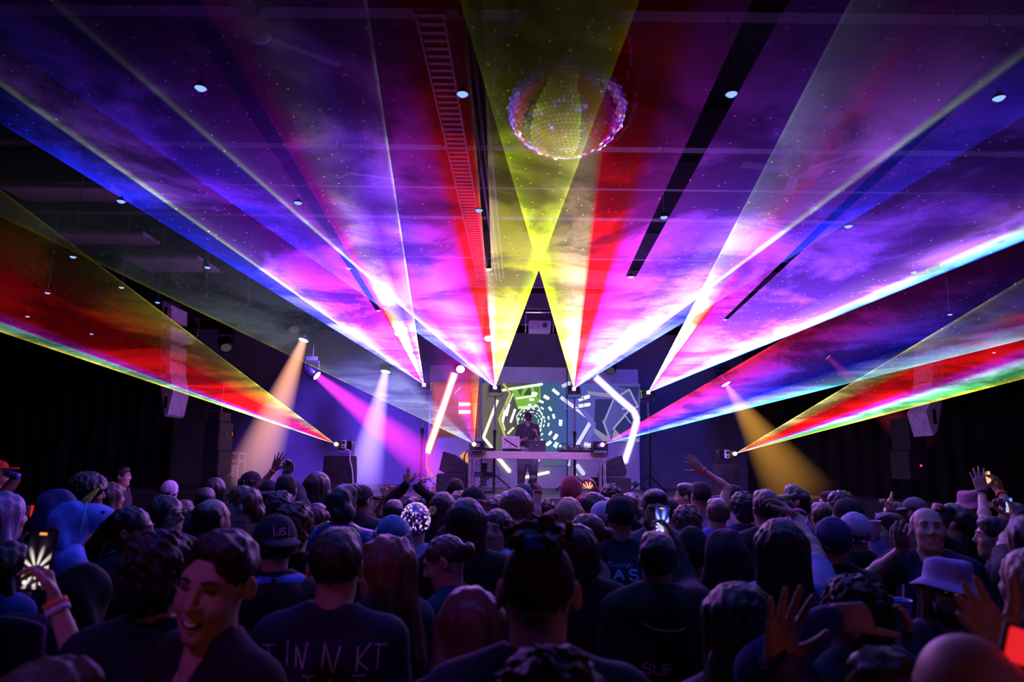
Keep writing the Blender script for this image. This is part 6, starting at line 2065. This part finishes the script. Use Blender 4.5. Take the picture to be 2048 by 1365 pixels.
# headband of the tall man, clip and knots of the middle man
on_person(L1, MB().tube([(0.082, -0.005, 0.10), (0.072, 0.0, 0.155), (0.04, 0.0, 0.195), (0, 0.0, 0.208), (-0.04, 0.0, 0.195), (-0.072, 0.0, 0.155), (-0.082, -0.005, 0.10)], 0.008, 8), 'headband', BLACK)
LM = 'tall man with shaved sides and spiky top hair in the middle'
root = PEOPLE[LM][0]
tm = link('top_hair', make_hair('topmess', 0.0045), hairm('black'), root)
tm.matrix_local = PEOPLE[LM][3]
on_person(LM, MB().box((0.0, -0.062, 0.188), (0.07, 0.02, 0.03), Matrix.Rotation(-0.6, 3, 'X'), 0.008), 'hair_clip', mat('blue_clip', (0.02, 0.06, 0.7), 0.25))
for k, (x, y, z) in enumerate(((-0.06, 0.0, 0.215), (-0.02, 0.03, 0.232), (0.03, 0.02, 0.235), (0.065, -0.005, 0.222), (0.05, -0.03, 0.205), (-0.045, -0.035, 0.205))):
    on_person(LM, MB().ball((x, y, z), 0.006, 10, 8), 'hair_bead', [clothm((0.6, 0.35, 0.5)), clothm((0.45, 0.35, 0.3))][k % 2])
LCK = 'person with slick tied dark hair, cheek turned, before the sunglasses'
on_person(LCK, MB().ball((0, -0.11, 0.10), (0.034, 0.014, 0.034), 12, 8), 'hair_tie', clothm((0.02, 0.02, 0.03)))
LD = 'dark-haired person with a blue clip before the horn signs'
on_person(LD, MB().box((0.06, -0.08, 0.13), (0.03, 0.02, 0.02), None, 0.005), 'hair_clip', mat('blue_clip', (0.02, 0.06, 0.7), 0.25))
# backpack
LP = 'person in black with a dark backpack behind the raised phone'
rt = PEOPLE[LP]
o = empty('backpack', rt[0].location + Vector((-0.03, -0.24, 1.0)), math.radians(-15), 'dark rounded backpack with a lit violet rim near the raised phone', 'backpack')
MB().box((0, 0, 0.2), (0.30, 0.14, 0.42), None, 0.05).build('pack', clothm((0.02, 0.02, 0.03)), o, True)
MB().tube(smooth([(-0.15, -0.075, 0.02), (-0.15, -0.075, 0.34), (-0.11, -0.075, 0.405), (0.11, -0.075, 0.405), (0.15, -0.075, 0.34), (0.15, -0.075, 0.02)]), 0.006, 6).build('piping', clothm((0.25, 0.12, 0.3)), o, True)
MB().box((0, -0.085, 0.12), (0.22, 0.03, 0.2), None, 0.012).build('front_pocket', clothm((0.025, 0.025, 0.035)), o, True)


# ---- drinks
def can(px, py, d, label, col, tilt, L_=0.12, r=0.03):
    p = at(px, py, d * KD)
    o = empty('drink_can', p, 0, label, 'can')
    o.rotation_euler = (0, math.radians(tilt), 0)
    MB().lathe([(0, -L_ / 2), (r * 0.85, -L_ / 2), (r, -L_ / 2 + 0.008), (r, L_ / 2 - 0.012), (r * 0.8, L_ / 2), (0, L_ / 2)], (0, 0, 0), 18).build('can_body', mat('can_%d' % int(col[2] * 99), col, 0.3, 0.6), o, True)
    MB().cyl((0, 0, L_ / 2), (0, 0, L_ / 2 + 0.003), r * 0.7).build('lid', ALU, o)
    return o


can(24, 950, 6.42, 'blue and silver can tipped to the red capped man', (0.15, 0.2, 0.7), -75, 0.16, 0.035)


def bottle(px, py, d, label, col, tilt):
    p = at(px, py, d * KD)
    o = empty('bottle', p, 0, label, 'bottle')
    o.rotation_euler = (0, math.radians(tilt), 0)
    MB().lathe([(0, -0.1), (0.03, -0.1), (0.031, 0.03), (0.012, 0.075), (0.012, 0.115), (0, 0.115)], (0, 0, 0), 18).build('glass', mat('bottle_%d' % int(col[1] * 99), col, 0.12), o, True)
    MB().cyl((0, 0, 0.112), (0, 0, 0.125), 0.0135).build('cap', GREY, o)
    MB().cyl((0, 0, -0.06), (0, 0, 0.0), 0.0318).build('paper_label', WHITEP, o)
    return o


bottle(1563, 1000, 4.7, 'bottle at the lips of the man before the gold beam', (0.2, 0.22, 0.1), 70)
bottle(1778, 1012, 5.45, 'pale bottle with yellow neck raised in the dark row', (0.35, 0.35, 0.12), 20)


def cup(px, py, d, label, col):
    p = at(px, py, d * KD)
    o = empty('drink_cup', p, 0, label, 'cup')
    MB().lathe([(0, -0.06), (0.03, -0.06), (0.042, 0.055), (0.045, 0.06), (0.040, 0.058), (0.028, -0.05), (0, -0.05)], (0, 0, 0), 18).build('cup_wall', mat('cup_%d' % int(col[2] * 99), col, 0.25), o, True)
    MB().cyl((0, 0, 0.03), (0, 0, 0.035), 0.037).build('drink', mat('drink_%d' % int(col[2] * 99), (0.1, 0.05, 0.3), 0.1), o)
    MB().tube([(0.01, 0, 0), (0.02, 0, 0.11)], 0.004, 6).build('straw', WHITEP, o)
    return o


cup(1748, 1062, 3.82, 'small clear cup in the hand of the profile man', (0.45, 0.42, 0.7))
cup(1801, 1234, 2.32, 'blue-lit cup low beside the fuzzy bucket hat', (0.10, 0.16, 0.75))
# red glowing stick and red lit sign at the frame edge
p = at(66, 1030, 4.6)
o = empty('glow_stick', p, 0, 'upright red glow stick beside the navy hood', 'glow stick')
MB().cyl((0, 0, -0.12), (0, 0, 0.06), 0.017).build('tube', emat('red_stick', (1.0, 0.03, 0.015), 0.55), o)
MB().cyl((0, 0, -0.16), (0, 0, -0.12), 0.019).build('grip', BLACK, o)
p = at(2046, 1296, 1.1)
o = empty('signal_light', p, 0, 'glowing red panel at the edge beside the bald man', 'light')
o.rotation_euler = (0, math.radians(18), 0)
MB().box((0, 0, 0), (0.04, 0.02, 0.05), None, 0.004).build('diffuser', emat('red_panel', (1.0, 0.02, 0.03), 0.8), o)
MB().box((0, 0.012, 0), (0.05, 0.01, 0.06), None, 0.004).build('backing', BLACK, o)
print('people', PCOUNT[0], 'tris', sum(len(m.polygons) * 2 for m in bpy.data.meshes))
